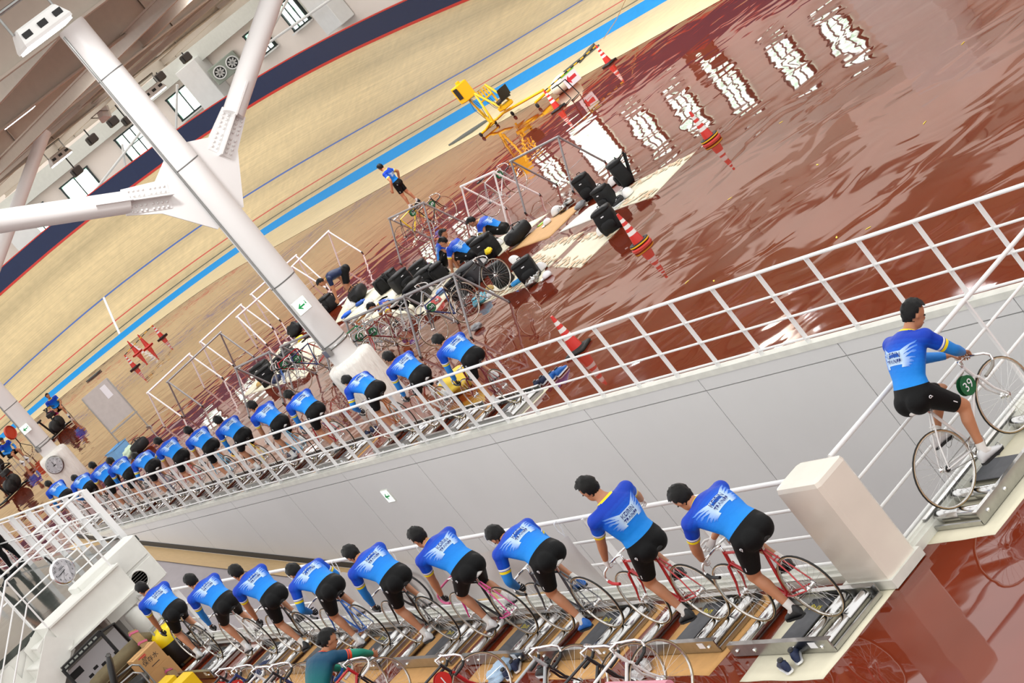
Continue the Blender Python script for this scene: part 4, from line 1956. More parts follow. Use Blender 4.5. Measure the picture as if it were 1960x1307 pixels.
def mat_on_floor(name, label, pts, m, h=.004, group=None, cat='mat', z=.0, sub=10, crumple=.006, seed=0):
    """pts: 4 corners; a thin, slightly wavy sheet"""
    a, b2, c_, d = [V(p) for p in pts]
    o = (a + b2 + c_ + d) / 4
    o.z = z
    mbq = MB()
    vs = []
    for j in range(sub + 1):
        for i in range(sub + 1):
            u, v = i / sub, j / sub
            p = (a * (1 - u) + b2 * u) * (1 - v) + (d * (1 - u) + c_ * u) * v
            e = noise.noise(V((p.x * 4 + seed, p.y * 4, seed)))
            edge = 1.0 if i in (0, sub) or j in (0, sub) else .6
            vs.append((p.x - o.x + .02 * noise.noise(V((p.y * 3, seed, p.x))) * edge, p.y - o.y + .02 * noise.noise(V((seed, p.x * 3, p.y))) * edge, h + max(0, e) * crumple))
    n = sub + 1
    top = [(j * n + i, j * n + i + 1, (j + 1) * n + i + 1, (j + 1) * n + i) for j in range(sub) for i in range(sub)]
    k = len(vs)
    border = [i for i in range(n)] + [j * n + sub for j in range(1, n)] + [sub * n + i for i in range(sub - 1, -1, -1)] + [j * n for j in range(sub - 1, 0, -1)]
    vs += [(vs[i][0], vs[i][1], 0.0005) for i in border]
    nb = len(border)
    side = [(border[i], k + i, k + (i + 1) % nb, border[(i + 1) % nb]) for i in range(nb)]
    mbq.add(vs, top, 0, True)
    mbq.f += side
    mbq.m += [0] * nb
    mbq.sm += [False] * nb
    ob = mbq.build(name, m, loc=o)
    return tag(ob, label, cat, group)


# ------------------------------------------------------------------ riders
PR = {c: paint(c, rgb) for c, rgb in dict(red=(186, 28, 36), black=(24, 24, 28), blue=(36, 104, 196), magenta=(226, 60, 150), white=(232, 232, 232), grey=(72, 76, 84), sky=(92, 176, 216), yellow=(238, 206, 24),
                                           copper=(186, 104, 44), green=(20, 140, 84), maroon=(122, 24, 34), navy=(34, 52, 110), silver=(176, 180, 184)).items()}
PINKT = mat('pink_tape', (206, 96, 140), .6)
REDTAPE = mat('red_tape', (190, 36, 44), .6)
WTAPE = mat('white_tape', (228, 228, 226), .6)
BLUESHOE = mat('blue_shoe', (28, 104, 190), .4)
MATB = mat('tan_mat', (206, 156, 96), .85, var=.06, vscale=9, bump=.004, bscale=30)

A_ = math.pi
LOWX = 7.85
low = [  # front axle y, colour name, frame paints, tape
    (14.40, 'red', 'black-gripped'), (16.14, 'red', 'red-gripped'), (17.98, 'dark grey', ''), (19.73, 'magenta and black', 'pink-gripped'), (21.58, 'black', ''), (23.50, 'blue', ''), (25.42, 'black', 'polished'), (27.28, 'white', ''), (29.50, 'black', 'thin-tubed')]
WHERE_L = ['nearest the white pillar', 'second from the white pillar', 'third from the white pillar', 'fourth from the white pillar', 'fifth from the white pillar', 'sixth from the white pillar', 'seventh from the white pillar', 'second from the clock platform', 'nearest the clock platform']

riders = {}
BB0 = .585
look = [
    dict(label='cyclist in blue jersey and white gloves looking down, on red bike nearest the white pillar', crank=A_ * .96, leans=(24, 50, 66), head=(-12, 30, 0), gloves='white', shoes=SHOEK, hs=3, wristL=V((-.16, .50, .86)), wristR=V((.05, .47, .92)), elbowL=V((-.9, -.3, -.3)), elbowR=V((.9, -.2, -.2)), curl=55),
    dict(label='cyclist sitting upright with right hand on the railing, second from the white pillar', crank=A_ * .93, leans=(2, 10, 18), head=(-16, 14, 0), gloves='white', shoes=SHOEK, hs=5, wristL=V((-.21, .36, .86)), wristR=V((.49, .30, 1.10)), elbowR=V((.5, -.2, -.6)), elbowL=V((-.4, -.7, 0)), curl=50),
    dict(label='cyclist in blue arm warmers and blue shoes bent low, third from the white pillar', crank=A_ * 1.0, leans=(34, 60, 80), head=(-8, 40, 0), sleeves=True, shoes=BLUESHOE, hs=9),
    dict(label='bare-armed cyclist in black gloves on the magenta bike, fourth from the white pillar', crank=A_ * 1.36, leans=(26, 48, 60), head=(-14, 14, 0), hs=11),
    dict(label='cyclist in blue arm warmers on the black bike, fifth from the white pillar', crank=A_ * 1.05, leans=(28, 54, 68), head=(-8, 30, 0), sleeves=True, hs=13),
    dict(label='cyclist in blue arm warmers crouched on the blue bike, sixth from the white pillar', crank=A_ * 1.1, leans=(36, 64, 82), head=(-5, 38, 0), sleeves=True, hs=15),
    dict(label='bare-armed cyclist with head raised, seventh from the white pillar', crank=A_ * .85, leans=(28, 52, 66), head=(-12, 14, 0), hs=17, shoes=SHOEK),
    dict(label='cyclist in blue arm warmers on the white bike, second from the clock platform', crank=A_ * 1.3, leans=(28, 54, 66), head=(-10, 16, 0), sleeves=True, hs=19),
    dict(label='bare-armed cyclist beside the yellow vacuum cleaner, nearest the clock platform', crank=A_ * 1.15, leans=(26, 50, 62), head=(-12, 18, 0), hs=21),
]
LOWP = [(PR['red'],) * 3, (PR['red'],) * 3, (PR['grey'],) * 3, (PR['black'], PR['magenta'], PR['magenta']), (PR['black'],) * 3, (PR['blue'],) * 3, (PR['black'],) * 3, (PR['white'],) * 3, (PR['black'],) * 3]
for i, (yf, cname, extra) in enumerate(low):
    by = yf - BB0
    L_ = look[i]
    lx = LOWX - (.07 if i == 0 else 0)
    make_roller('aluminium bike rollers under the rider ' + WHERE_L[i], lx, by, 0, 'bike rollers in the lower row')
    bk = make_bike('%s track bike on the rollers %s' % (cname, WHERE_L[i]), (lx, by, ZO), 0, *LOWP[i], crank=L_['crank'],
                   tape=[BLACK, REDTAPE, BLACK, PINKT, BLACK, BLACK, BLACK, BLACK, BLACK][i], saddle=[BLACK, BLACK, WTAPE, WTAPE, BLACK, BLACK, BLACK, BLACK, BLACK][i], group='bikes in the lower row', bar=PINKT if i == 3 else None)
    rt, J = rider(**L_)
    rt.location = (lx, by, ZO)
    rt['group'] = 'riders in the lower row'
    riders['L%d' % i] = rt
    if i not in (8,):
        mat_on_floor('floor_mat', ('cream patterned blanket' if i == 0 else 'tan felt mat') + ' under the rollers ' + WHERE_L[i], [(LOWX - (.72 if i == 0 else .62), by - .74, 0), (LOWX + .42, by - .74, 0), (LOWX + .42, by + .55, 0), (LOWX - (.72 if i == 0 else .62), by + .45, 0)] if i in (0, 1, 2, 3, 7) else [(LOWX - .6, by - .7, 0), (LOWX + .4, by - .7, 0), (LOWX + .4, by + .7, 0), (LOWX - .6, by + .7, 0)],
                     CREAM if i == 0 else MATB, h=.0025, group='mats under the lower rollers', seed=i, crumple=.004)

# the rider at the ramp head faces across the ramp
RB = (9.54, 12.87)
make_roller('aluminium bike rollers along the ramp head under the rider on the white bike', RB[0], RB[1], R(-90), 'single rollers')
make_bike('white track bike with green number 39 plate on the rollers by the ramp head', (RB[0], RB[1], ZO), R(-90), PR['white'], crank=A_ * .12, number='39', saddle=WTAPE, tape=mat('grey_bar_tape', (150, 146, 138), .5))
rt, J = rider('cyclist in blue jersey sitting upright at the ramp head, hands on the bar tops', crank=A_ * .12, leans=(18, 42, 58), head=(14, 42, 0), sleeves=True, gloves=None, hs=23,
              wristL=V((-.10, .42, .93)), wristR=V((.10, .42, .93)), elbowL=V((-.7, 0, -.7)), elbowR=V((.7, 0, -.7)), palmL=V((0, -.2, -1)), palmR=V((0, -.2, -1)), curl=55)
rt.location = (RB[0], RB[1], ZO)
rt.rotation_euler = (0, 0, R(-90))
mat_on_floor('floor_mat', 'cream blanket with orange print under the rollers at the ramp head', [(RB[0] - .78, RB[1] - .55, 0), (RB[0] + 1.1, RB[1] - .62, 0), (RB[0] + 1.1, RB[1] + .3, 0), (RB[0] - .80, RB[1] + .3, 0)], CREAM, h=.0025, seed=31)

# upper row
up = [(27.50, 'maroon', 'maroon'), (29.42, 'white', 'white'), (31.25, 'copper', 'copper'), (33.95, 'red', 'red'), (35.80, 'sky blue', 'sky'), (37.85, 'black and yellow', 'black'), (39.75, 'pale blue', 'sky'), (41.75, 'dark red', 'red'), (43.75, 'navy', 'navy'), (45.5, 'black', 'black'), (47.0, 'silver', 'silver'), (48.9, 'grey', 'grey'), (51.2, 'white', 'white')]
src = ['L4', 'L7', 'L5', 'L4', 'L3', 'L7', 'L6', 'L8', 'L5', 'L4', 'L8', 'L5', 'L4']
for i, (yf, cname, pc) in enumerate(up):
    by = yf - BB0
    x = 13.36 + .012 * (yf - 28)
    w = '%s of the upper row from the orange cone' % ORD[i]
    make_roller('aluminium bike rollers, ' + w, x, by, 0, 'bike rollers in the upper row')
    li = int(src[i][1])
    make_bike('%s track bike, %s' % (cname, w), (x, by, ZO), 0, PR[pc], PR['yellow'] if i == 5 else None, None, crank=look[li]['crank'], group='bikes in the upper row',
              tape=YEL if i == 5 else BLACK, saddle=WTAPE if i in (1, 3, 4, 8) else BLACK)
    dup(riders[src[i]], loc=(x, by, ZO), rz=R(random.uniform(-4, 4)), label='cyclist riding the %s bike, %s' % (cname, w), group='riders in the upper row')
    if i % 2 == 0 or i < 4:
        mat_on_floor('floor_mat', 'tan mat under the rollers, ' + w, [(x - .45, by - .72, 0), (x + .45, by - .72, 0), (x + .45, by + .5, 0), (x - .45, by + .5, 0)], MATB if i not in (0,) else CREAM, h=.0025, group='mats under the upper rollers', seed=50 + i, crumple=.004)
# ================================================================== infield things


def cone(p, label, style=0, rz=0.0):
    """0 plain block base, 1 round base with ring weight, 2 plain red no bands"""
    t = thing('traffic_cone', label, 'cone', (p.x, p.y, 0), rz, 'traffic cones')
    b_ = MB()
    prof = lambda z: .115 - (.115 - .022) * (z - .05) / .65
    zs = [.05, .26, .335, .395, .465, .525, .59, .645, .70]
    col = [0, 0, 1, 0, 1, 0, 1, 0] if style != 2 else [0] * 8
    col = [0, 1, 0, 1, 0, 1, 0, 0] if style != 2 else [0] * 8
    for k in range(8):
        b_.lathe([(prof(zs[k]), zs[k]), (prof(zs[k + 1]), zs[k + 1])], 24, mi=col[k], cap=(k == 7))
    b_.build('cone_body', [RED, CWHITE], t)
    b_ = MB()
    if style == 1:
        b_.lathe([(.2, 0), (.2, .03), (.12, .05), (.1, .05)], 24)
        b_.build('cone_foot', RED, t)
        b_ = MB()
        b_.lathe([(.12, .045), (.19, .045), (.19, .1), (.12, .1), (.12, .045)], 24, cap=False)
        b_.lathe([(.192, .06), (.196, .066), (.196, .08), (.192, .086)], 24, mi=1, cap=False)
        b_.build('ring_weight', [RUBBER, YEL], t)
    else:
        b_.box((0, 0, .025), (.39, .39, .05), bev=.015)
        b_.lathe([(.15, .05), (.118, .075)], 24, cap=False)
        b_.build('cone_foot', RUBBER if style == 0 else RED, t)
    return t


cone(at(1108, 671), 'red white-banded cone behind the ramp railing beside a blue shoe', 0, .5)
cone(at(1228.6, 470), 'red white-banded cone with a black ring weight beside a black rucksack', 1, .2)
cone(at(1362, 269), 'red white-banded cone with ring weight, alone at the end of the cream sheet', 1, .9)
cone(at(1167, 122), 'red white-banded cone at the right end of the striped bar by the track', 0, .1)
cone(at(1069, 209), 'red white-banded cone at the left end of the striped bar by the yellow cart', 0, .3)
for (px_, py_, st_, lb) in ((259, 704, 0, 'red banded cone nearest the viewer in the far group of four'), (263.5, 676, 2, 'plain red cone second from the left in the far group of four'), (283.5, 664, 2, 'plain red cone third from the left in the far group of four'), (311, 646, 0, 'red banded cone furthest right in the far group of four')):
    cone(at(px_, py_), lb, st_, .4)
YK = mat('black_yellow', (20, 20, 20), .5)


def striped_bar(a, c_, label, n=12):
    a, c_ = V(a), V(c_)
    t = thing('striped_bar', label, 'bar', a)
    d = c_ - a
    for k in range(n):
        b_ = MB()
        b_.tube([d * (k / n), d * ((k + 1) / n)], .018, 8)
        b_.build('stripe', YEL if k % 2 else BLACK, t)
    return t


ca_, cb_ = at(1069, 209), at(1167, 122)
bar1 = striped_bar((ca_.x, ca_.y, .67), (cb_.x, cb_.y, .67), 'black and yellow striped bar laid across two cones by the track', 16)
t = thing('arrow_sign', 'white paper sign with a red arrow hung on the striped bar', 'sign', ca_.lerp(cb_, .42) + V((0, 0, .44)))
dd = (cb_ - ca_)
t.rotation_euler = (0, 0, math.atan2(dd.y, dd.x) + math.pi)
b_ = MB()
b_.box((0, 0, 0), (.55, .006, .4))
b_.build('sheet', JWHITE, t)
b_ = MB()
for sg in (1, -1):
    T_ = M.Translation((0, sg * .0035, 0)) @ M.Rotation(R(90), 4, 'X')
    s_ = 1
    b_.prism([(s_ * .2, 0), (s_ * .05, .13), (s_ * .05, .05), (s_ * -.2, .05), (s_ * -.2, -.05), (s_ * .05, -.05), (s_ * .05, -.13)], -.002 * sg, T=T_)
b_.build('red_arrow', mat('print_red', (212, 52, 60), .6), t)
b_ = MB()
b_.box((0, 0, .2), (.55, .012, .04))
b_.build('green_tape', mat('green_tape', (130, 220, 90), .5), t)
rp = MB()
re_ = at(1197, 0, .55)
r0_ = V((cb_.x, cb_.y, .68)) + (cb_ - ca_).normalized() * .35
rp.tube([(0, 0, 0), (re_ - r0_) * .5 + V((0, 0, -.06)), re_ - r0_], .012, 5)
tag(rp.build('rope', mat('orange_rope', (206, 160, 110), .7), loc=r0_), 'thin orange rope running from the striped bar end up across the blue band', 'rope')
fa_, fb_ = at(259, 704), at(311, 646)
striped_bar((fa_.x, fa_.y, .68), (fb_.x, fb_.y, .68), 'black and yellow striped bar across the far group of cones', 10)

# ---- racks
RACKW = mat('white_rack_paint', (244, 240, 240), .4)
RACKS = mat('grey_rack_steel', (150, 148, 150), .4, .35)
FEET = mat('rack_foot_rubber', (36, 34, 34), .7)


def rack(p, q, label, m, spread=.56, zt=1.15, group='bike racks on the infield'):
    o = (p + q) / 2
    o.z = 0
    t = thing('bike_rack', label, 'rack', o, 0, group)
    d = (q - p)
    d.z = 0
    n = V((-d.y, d.x, 0)).normalized()
    a, c_ = p - o, q - o
    a.z = c_.z = zt
    b_ = MB()
    u = d.normalized()
    b_.tube([a - u * .05, c_ + u * .05], .03, 10)
    b_.build('top_bar', m, t)
    for e in (a, c_):
        for sg in (1, -1):
            f_ = V((e.x, e.y, .0)) + n * spread * sg
            b_ = MB()
            b_.tube([e, f_ + V((0, 0, .02))], .025, 8)
            lg = b_.build('leg', m, t)
            b_ = MB()
            b_.lathe([(.026, 0), (.026, .05), (.02, .06)], 8)
            b_.build('rubber_foot', FEET, lg, loc=f_)
        b_ = MB()
        k = .62
        z_ = zt * (1 - k)
        b_.tube([V((e.x, e.y, z_)) + n * spread * k, V((e.x, e.y, z_)) - n * spread * k], .006, 5)
        b_.build('tie_rod', m, t)
    return t


def bar_at(a, c_):
    return at(a[0], a[1], 1.15), at(c_[0], c_[1], 1.15)


RK = {}
for nm, a, c_, m, lb in (('A', (978, 308), (1068, 262), RACKS, 'empty grey steel bike rack on the right, beside the backpacks'), ('B', (883, 357), (945, 329), RACKW, 'pale bike rack holding the white bike with plate 61'),
                         ('C', (745, 418), (810, 388), RACKS, 'grey bike rack holding the bike with plate 49'), ('D1', (662, 614), (773, 568), RACKS, 'grey steel rack full of bikes right of the tall column'),
                         ('D2', (773, 567), (868, 525), RACKS, 'grey steel rack holding the bike with plate 20'), ('R1', (283, 751), (353, 686), RACKW, 'leftmost white empty bike rack'), ('R2', (321, 730), (421, 637), RACKS, 'grey empty rack among the white racks left of the column'),
                         ('R3', (384, 654), (458, 586), RACKW, 'second white empty rack from the left'), ('R4', (454, 606), (520, 549), RACKW, 'white rack with a yellow mark, third white one from the left'), ('R5', (481, 563), (548, 505), RACKW, 'white rack half hidden behind the tall column'),
                         ('R6', (559, 510), (628, 443), RACKW, 'white rack right of the column beside the bending man'), ('R7', (451, 704), (515, 674), RACKS, 'grey rack left of the column near a bike with plate 60')):
    p, q = bar_at(a, c_)
    if nm[0] == 'R' and nm != 'R7':
        q = p + (q - p).normalized() * max((q - p).length, 1.9)
    RK[nm] = (p, q)
    rack(p, q, lb, m)
p, q = RK['R7'][1], RK['R7'][1] + V((0, -3.2, 0))
q2 = at(585, 640, 1.15)
rack(V((17.6, 42.6, 1.15)), V((17.6, 40.3, 1.15)), 'grey rack holding the red and blue bike with plate 60', RACKS)


def hang(rk, u, rz, label, frame, stays=None, fork=None, number=None, saddle=None, tape=None, crank=.6, dz=.215, group='bikes hung on the infield racks'):
    p, q = rk
    b_ = p.lerp(q, u)
    off = M.Rotation(rz, 3, 'Z') @ V((0, SADDLE[0] - .01, 0))
    return make_bike(label, (b_.x - off.x, b_.y - off.y, dz), rz, frame, stays, fork, saddle, tape, crank, group, number)


D1, D2 = RK['D1'], RK['D2']
hang(RK['B'], .55, R(-90), 'white track bike with green plate 61 hung on the pale rack', PR['white'], PR['silver'], PR['silver'], '61', BLACK)
hang(RK['C'], .72, R(-84), 'black track bike with green plate 49 hung on the rack', PR['black'], PR['maroon'], PR['black'], '49', BLACK)
hang(RK['C'], .18, R(-80), 'black and yellow track bike with green plate on the same rack as plate 49', PR['yellow'], PR['black'], PR['yellow'], '25', WTAPE)
hang(D2, .72, R(94), 'navy track bike with green plate 20 hung on the rack end', PR['navy'], PR['black'], PR['black'], '20', WTAPE)
hang(D1, .12, R(84), 'green track bike, first on the full rack beside the column', PR['green'], PR['green'], PR['white'], None, WTAPE)
hang(D1, .25, R(88), 'silver track bike with tan saddle on the full rack by the column', PR['silver'], PR['silver'], PR['silver'], None, mat('tan_leather', (186, 130, 66), .5))
hang(D1, .40, R(86), 'silver track bike with white saddle on the full rack by the column', PR['silver'], PR['white'], PR['silver'], '54', WTAPE)
hang(D1, .62, R(92), 'dark red track bike with green plate 54 on the full rack', PR['maroon'], PR['maroon'], PR['red'], '54', WTAPE)
hang(D1, .82, R(-92), 'silver track bike facing the bags, last on the full rack', PR['silver'], PR['silver'], PR['silver'], None, WTAPE)
RKS = (V((17.6, 42.6, 1.15)), V((17.6, 40.3, 1.15)))
hang(RKS, .3, R(86), 'pink red track bike with blue fork and green plate 60', PR['red'], PR['red'], PR['blue'], '60', WTAPE)
hang(RKS, .62, R(95), 'red and navy track bike beside plate 60, next to the column', PR['navy'], PR['red'], PR['silver'], '27', BLACK)
# a bare spoked black disc-side wheel leaning behind plate 20
t = hang(D2, .95, R(-88), 'black track bike with a dark spoked wheel facing the bags', PR['black'], PR['black'], PR['black'], None, BLACK)

# ---- sheets on the floor
PRINT = mat('flower_print_sheet', (228, 222, 198), .8, var=.04, vscale=3, bump=.005, bscale=9)


def sheet(label, px4, m=PRINT, seed=0, crumple=.01, group='sheets spread on the infield'):
    pts = [at(*p) for p in px4]
    ob = mat_on_floor('floor_sheet', label, pts, m, .005, group, 'sheet', seed=seed, crumple=crumple)
    return ob


def border_print(ob, px4, side=(0, 1)):
    pts = [at(*p) for p in px4]
    return ob


ORG = mat('faded_orange_print', (222, 190, 156), .8, var=.12, vscale=7)
GRN = mat('faded_grey_print', (208, 200, 174), .8, var=.1, vscale=9)


def printed(label, px4, seed):
    ob = sheet(label, px4, PRINT, seed)
    A, B_, C_, D_ = [at(*p) - ob.location for p in px4]
    b_ = MB()
    rnd = random.Random(seed)
    for e0, e1, f0, f1 in ((A, D_, B_, C_), (B_, C_, A, D_)):
        for k in range(16):
            u = (k + rnd.random() * .6) / 16.5
            c_ = (e0.lerp(e1, u)).lerp(f0.lerp(f1, u), .1 + .08 * rnd.random())
            for j in range(3):
                o_ = c_ + V((rnd.uniform(-.12, .12), rnd.uniform(-.12, .12), 0))
                r_ = rnd.uniform(.03, .08)
                pl = [(o_.x + r_ * rnd.uniform(.5, 1.2) * math.cos(a), o_.y + r_ * rnd.uniform(.5, 1.2) * math.sin(a)) for a in [2 * math.pi * q / 7 for q in range(7)]]
                zz = .0145 + .0002 * (k * 3 + j)
                b_.add([(x, y, zz) for x, y in pl], [tuple(range(7))], mi=rnd.choice((0, 0, 1)))
    ob2 = b_.build('flower_print', [ORG, GRN], ob)
    ob2['kind'] = 'stuff'
    return ob


printed('cream flower-printed sheet ending in a point beside the lone cone', [(1183, 400), (1213, 350), (1332, 290), (1248, 378)], 1)
sheet('pale grey-white sheet under the backpacks left of the flower-printed one', [(1069, 446), (1128, 396), (1213, 352), (1183, 400)], mat('pale_sheet', (222, 222, 214), .8, var=.04), 2)
sheet('orange tan sheet with a helmet and shoes on it', [(975, 482), (1051, 455), (1127, 380), (1040, 426)], CARD, 3)
printed('long printed cream sheet, narrow, between the orange sheet and the cone', [(1010, 498), (1046, 471), (1119, 443), (1050, 512)], 4)
printed('printed cream sheet under the rucksack by the ring-weighted cone', [(1060, 512), (1127, 446), (1187, 436), (1112, 512)], 5)
printed('printed cream sheet with the blue bottle at its corner', [(905, 588), (962, 528), (1048, 500), (1038, 537)], 6)
sheet('cream sheet under the crouching riders', [(912, 478), (980, 442), (1050, 408), (955, 490)], CREAM, 7)
sheet('cream sheet buried under the big heap of bags', [(655, 615), (720, 545), (905, 505), (830, 600)], CREAM, 8)
sheet('torn cream sheet under the bags left of the column', [(466, 758), (545, 655), (640, 640), (585, 722)], CREAM, 9, .02)
sheet('small cream sheet under the bending man', [(640, 620), (665, 570), (735, 545), (745, 575)], CREAM, 10)


# ---- bags, helmets, shoes, bottles, cloth
def sup(a, e=.5):
    c_, s_ = math.cos(a), math.sin(a)
    return math.copysign(abs(c_) ** e, c_), math.copysign(abs(s_) ** e, s_)


def bag_mesh_set(w, d, h, seed):
    b_ = MB()
    rings = []
    for k, (z, s) in enumerate(((0, .88), (.03, .97), (.3, 1.0), (.6, 1.02), (.84, .98), (.90, .86), (.91, .6))):
        ring = []
        for j in range(24):
            x, y = sup(2 * math.pi * j / 24, .32)
            e = 1 + .09 * noise.noise(V((x * 1.6 + seed, y * 1.6, z * 3)))
            lean_ = .05 * noise.noise(V((seed, z * 1.5, 0)))
            ring.append((x * w / 2 * s * e + lean_, y * d / 2 * s * e, z * h + (.03 * noise.noise(V((x * 2, y * 2, seed))) if z > 0 else 0)))
        rings.append(ring)
    b_.loft(rings)
    return b_


def bag_lid(w, d, h, seed):
    b_ = MB()
    rings = []
    for z, s in ((.86, .98), (.90, 1.06), (.98, .98), (1.02, .5)):
        rings.append([(x * w / 2 * s, y * d / 2 * s - .015, z * h + .04 * x * noise.noise(V((seed, 3, 1)))) for x, y in [sup(2 * math.pi * j / 20, .4) for j in range(20)]])
    b_.loft(rings)
    return b_


def rucksack(p, rz, label, w=.34, d=.24, h=.52, seed=0, lean=0.0, pocket=True, m=None, strap_up=False, group='black bags on the infield'):
    t = thing('rucksack', label, 'bag', (p.x, p.y, .012), rz, group)
    if lean:
        t.rotation_euler = (lean, 0, rz)
    m = m or BAGK
    bag_mesh_set(w, d, h, seed).build('bag_body', m, t)
    bag_lid(w, d, h, seed).build('lid', m, t)
    if pocket:
        b_ = MB()
        rings = [[(x * w * .36 * s, -d * .46 - (y + 1) * .03 * s, h * (.14 + z)) for x, y in [sup(2 * math.pi * j / 12) for j in range(12)]] for z, s in ((0, .7), (.05, 1), (.3, 1), (.38, .6))]
        b_.loft(rings)
        b_.build('front_pocket', m, t)
    for sx in (-1, 1):
        b_ = MB()
        b_.tube([(sx * w * .25, d * .45, h * .9), (sx * w * .34, d * .62 + (.12 if strap_up else 0), h * (.8 if not strap_up else 1.0)), (sx * w * .36, d * .6, h * .4), (sx * w * .3, d * .45, h * .08)], [.022, .026, .02, .012], 6)
        b_.build('shoulder_strap', m, t)
    b_ = MB()
    b_.tube([(-.05, d * .3, h * .96), (-.04, d * .32, h * 1.06), (.04, d * .32, h * 1.06), (.05, d * .3, h * .96)], .01, 6)
    b_.build('grab_handle', m, t)
    b_ = MB()
    b_.box((0, -d * .53 - .005, h * .72), (w * .16, .004, .02))
    b_.build('white_tab', JWHITE, t)
    return t


def duffel(p, rz, label, L=.6, r=.14, m=None, seed=0):
    t = thing('duffel_bag', label, 'bag', (p.x, p.y, .012), rz, 'black bags on the infield')
    m = m or BAGK
    b_ = MB()
    rings = []
    for k in range(9):
        u = -1 + 2 * k / 8
        s = (1 - abs(u) ** 6) ** .5 if abs(u) < 1 else .35
        rings.append([(x * r * 1.15 * max(s, .4) * (1 + .06 * noise.noise(V((x, u * 3, seed)))), u * L / 2, r * .95 + y * r * .95 * max(s, .4) * (1 + .07 * noise.noise(V((u * 3, y, seed))))) for x, y in [sup(2 * math.pi * j / 16, .7) for j in range(16)]])
    b_.loft(rings[::-1])
    b_.build('bag_body', m, t)
    for sy in (-1, 1):
        b_ = MB()
        b_.tube([(sy * r * .9, -L * .2, r), (sy * r * .6, -L * .17, r * 2.05), (sy * r * .1, 0, r * 2.3), (sy * r * .6, L * .17, r * 2.05), (sy * r * .9, L * .2, r)], .012, 6)
        b_.build('carry_handle', m, t)
    b_ = MB()
    b_.tube([(0, -L * .42, r * 1.86), (0, 0, r * 1.93), (0, L * .42, r * 1.86)], .006, 4)
    b_.build('zip', STEEL, t)
    return t


_hel = {}


def helmet(p, rz, label, m=None, roll=0.0):
    if not _hel:
        b_ = MB()
        nu, nv = 22, 9
        vs = []
        for i in range(nv + 1):
            th = math.pi * .5 * i / nv * 1.08
            for j in range(nu):
                a = 2 * math.pi * j / nu
                vs.append((.115 * math.sin(th) * math.cos(a), .145 * math.sin(th) * math.sin(a), .145 * math.cos(th) + .02))
        fs = [((i + 1) * nu + j, (i + 1) * nu + (j + 1) % nu, i * nu + (j + 1) % nu, i * nu + j) for i in range(nv) for j in range(nu)]
        fs = [f_[::-1] for f_ in fs]
        b_.add(vs, fs, 0, True)
        inner = [(x * .9, y * .9, z * .9) for x, y, z in vs]
        b_.add(inner, [f_[::-1] for f_ in fs], 1, True)
        k = nv * nu
        o_ = len(vs)
        b_.f += [(k + j, k + (j + 1) % nu, o_ + k + (j + 1) % nu, o_ + k + j) for j in range(nu)]
        b_.m += [1] * nu
        b_.sm += [False] * nu
        _hel['shell'] = b_.mesh('helmet_shell', [HELM, BLACK])
        b_ = MB()
        for x in (-.055, 0, .055):
            b_.tube([(x, -.10, .115 - abs(x) * .3), (x, -.02, .158 - abs(x) * .35), (x, .07, .135 - abs(x) * .3)], [.003, .008, .003], 6)
        _hel['vent'] = b_.mesh('vent_slots', BLACK)
        b_ = MB()
        b_.tube([(-.1, .03, .02), (-.085, .06, -.005), (0, .1, -.008), (.085, .06, -.005), (.1, .03, .02)], .006, 5)
        _hel['strap'] = b_.mesh('chin_strap', BLACK)
    t = thing('helmet', label, 'helmet', (p.x, p.y, p.z + .015), rz, 'helmets on the infield')
    o = put('helmet_shell', _hel['shell'], t)
    if m:
        recolor(o, {0: m})
    put('vent_slots', _hel['vent'], t)
    put('chin_strap', _hel['strap'], t)
    if roll:
        t.rotation_euler = (roll, .3, rz)
        t.location.z += .11
    return t


_shoe = {}


def shoe_pair(p, rz, label, m, sole=None):
    key = m.name
    if key not in _shoe:
        b_ = MB()
        shoe_mesh(b_, V((0, 0, .095)), V((0, 1, 0)), V((0, 0, 1)))
        o_ = MB()
        o_.ell((0, -.01, .125), (.028, .05, .012))
        o_.tube([(-.03, .05, .1), (.03, .06, .1)], .004, 4, mi=1)
        o_.tube([(-.03, .08, .088), (.03, .09, .088)], .004, 4, mi=1)
        _shoe[key] = (b_.mesh('shoe', [m, sole or JWHITE]), o_.mesh('laces', [BLACK, JWHITE]))
    a, e = _shoe[key]
    out = []
    for k, (dx, dy, dr) in enumerate(((-.06, 0, .08), (.06, .03, -.12))):
        off = M.Rotation(rz, 3, 'Z') @ V((dx, dy, 0))
        o = put('shoe', a, None, (p.x + off.x, p.y + off.y, p.z + .012))
        o.rotation_euler = (0, 0, rz + dr)
        tag(o, ('left ' if k == 0 else 'right ') + label, 'shoe', 'shoes')
        put('laces', e, o)
        out.append(o)
    return out


def cloth(p, label, m, r=.14, h=.1, seed=0, cat='cloth'):
    b_ = MB()
    f_ = lambda q: 1 + .38 * noise.noise(q * 2.2 + V((seed, 0, 0))) + .16 * noise.noise(q * 6 + V((0, seed, 0)))
    b_.ell((0, 0, h * .42), (r, r * .75, h * .5), fn=f_, nu=20, nv=12)
    b_.v = [(x, y, max(z, 0.0)) for x, y, z in b_.v]
    o = b_.build('crumpled_cloth', m, loc=(p.x, p.y, .012))
    o.rotation_euler = (0, 0, seed)
    return tag(o, label, cat, 'loose clothes on the infield')


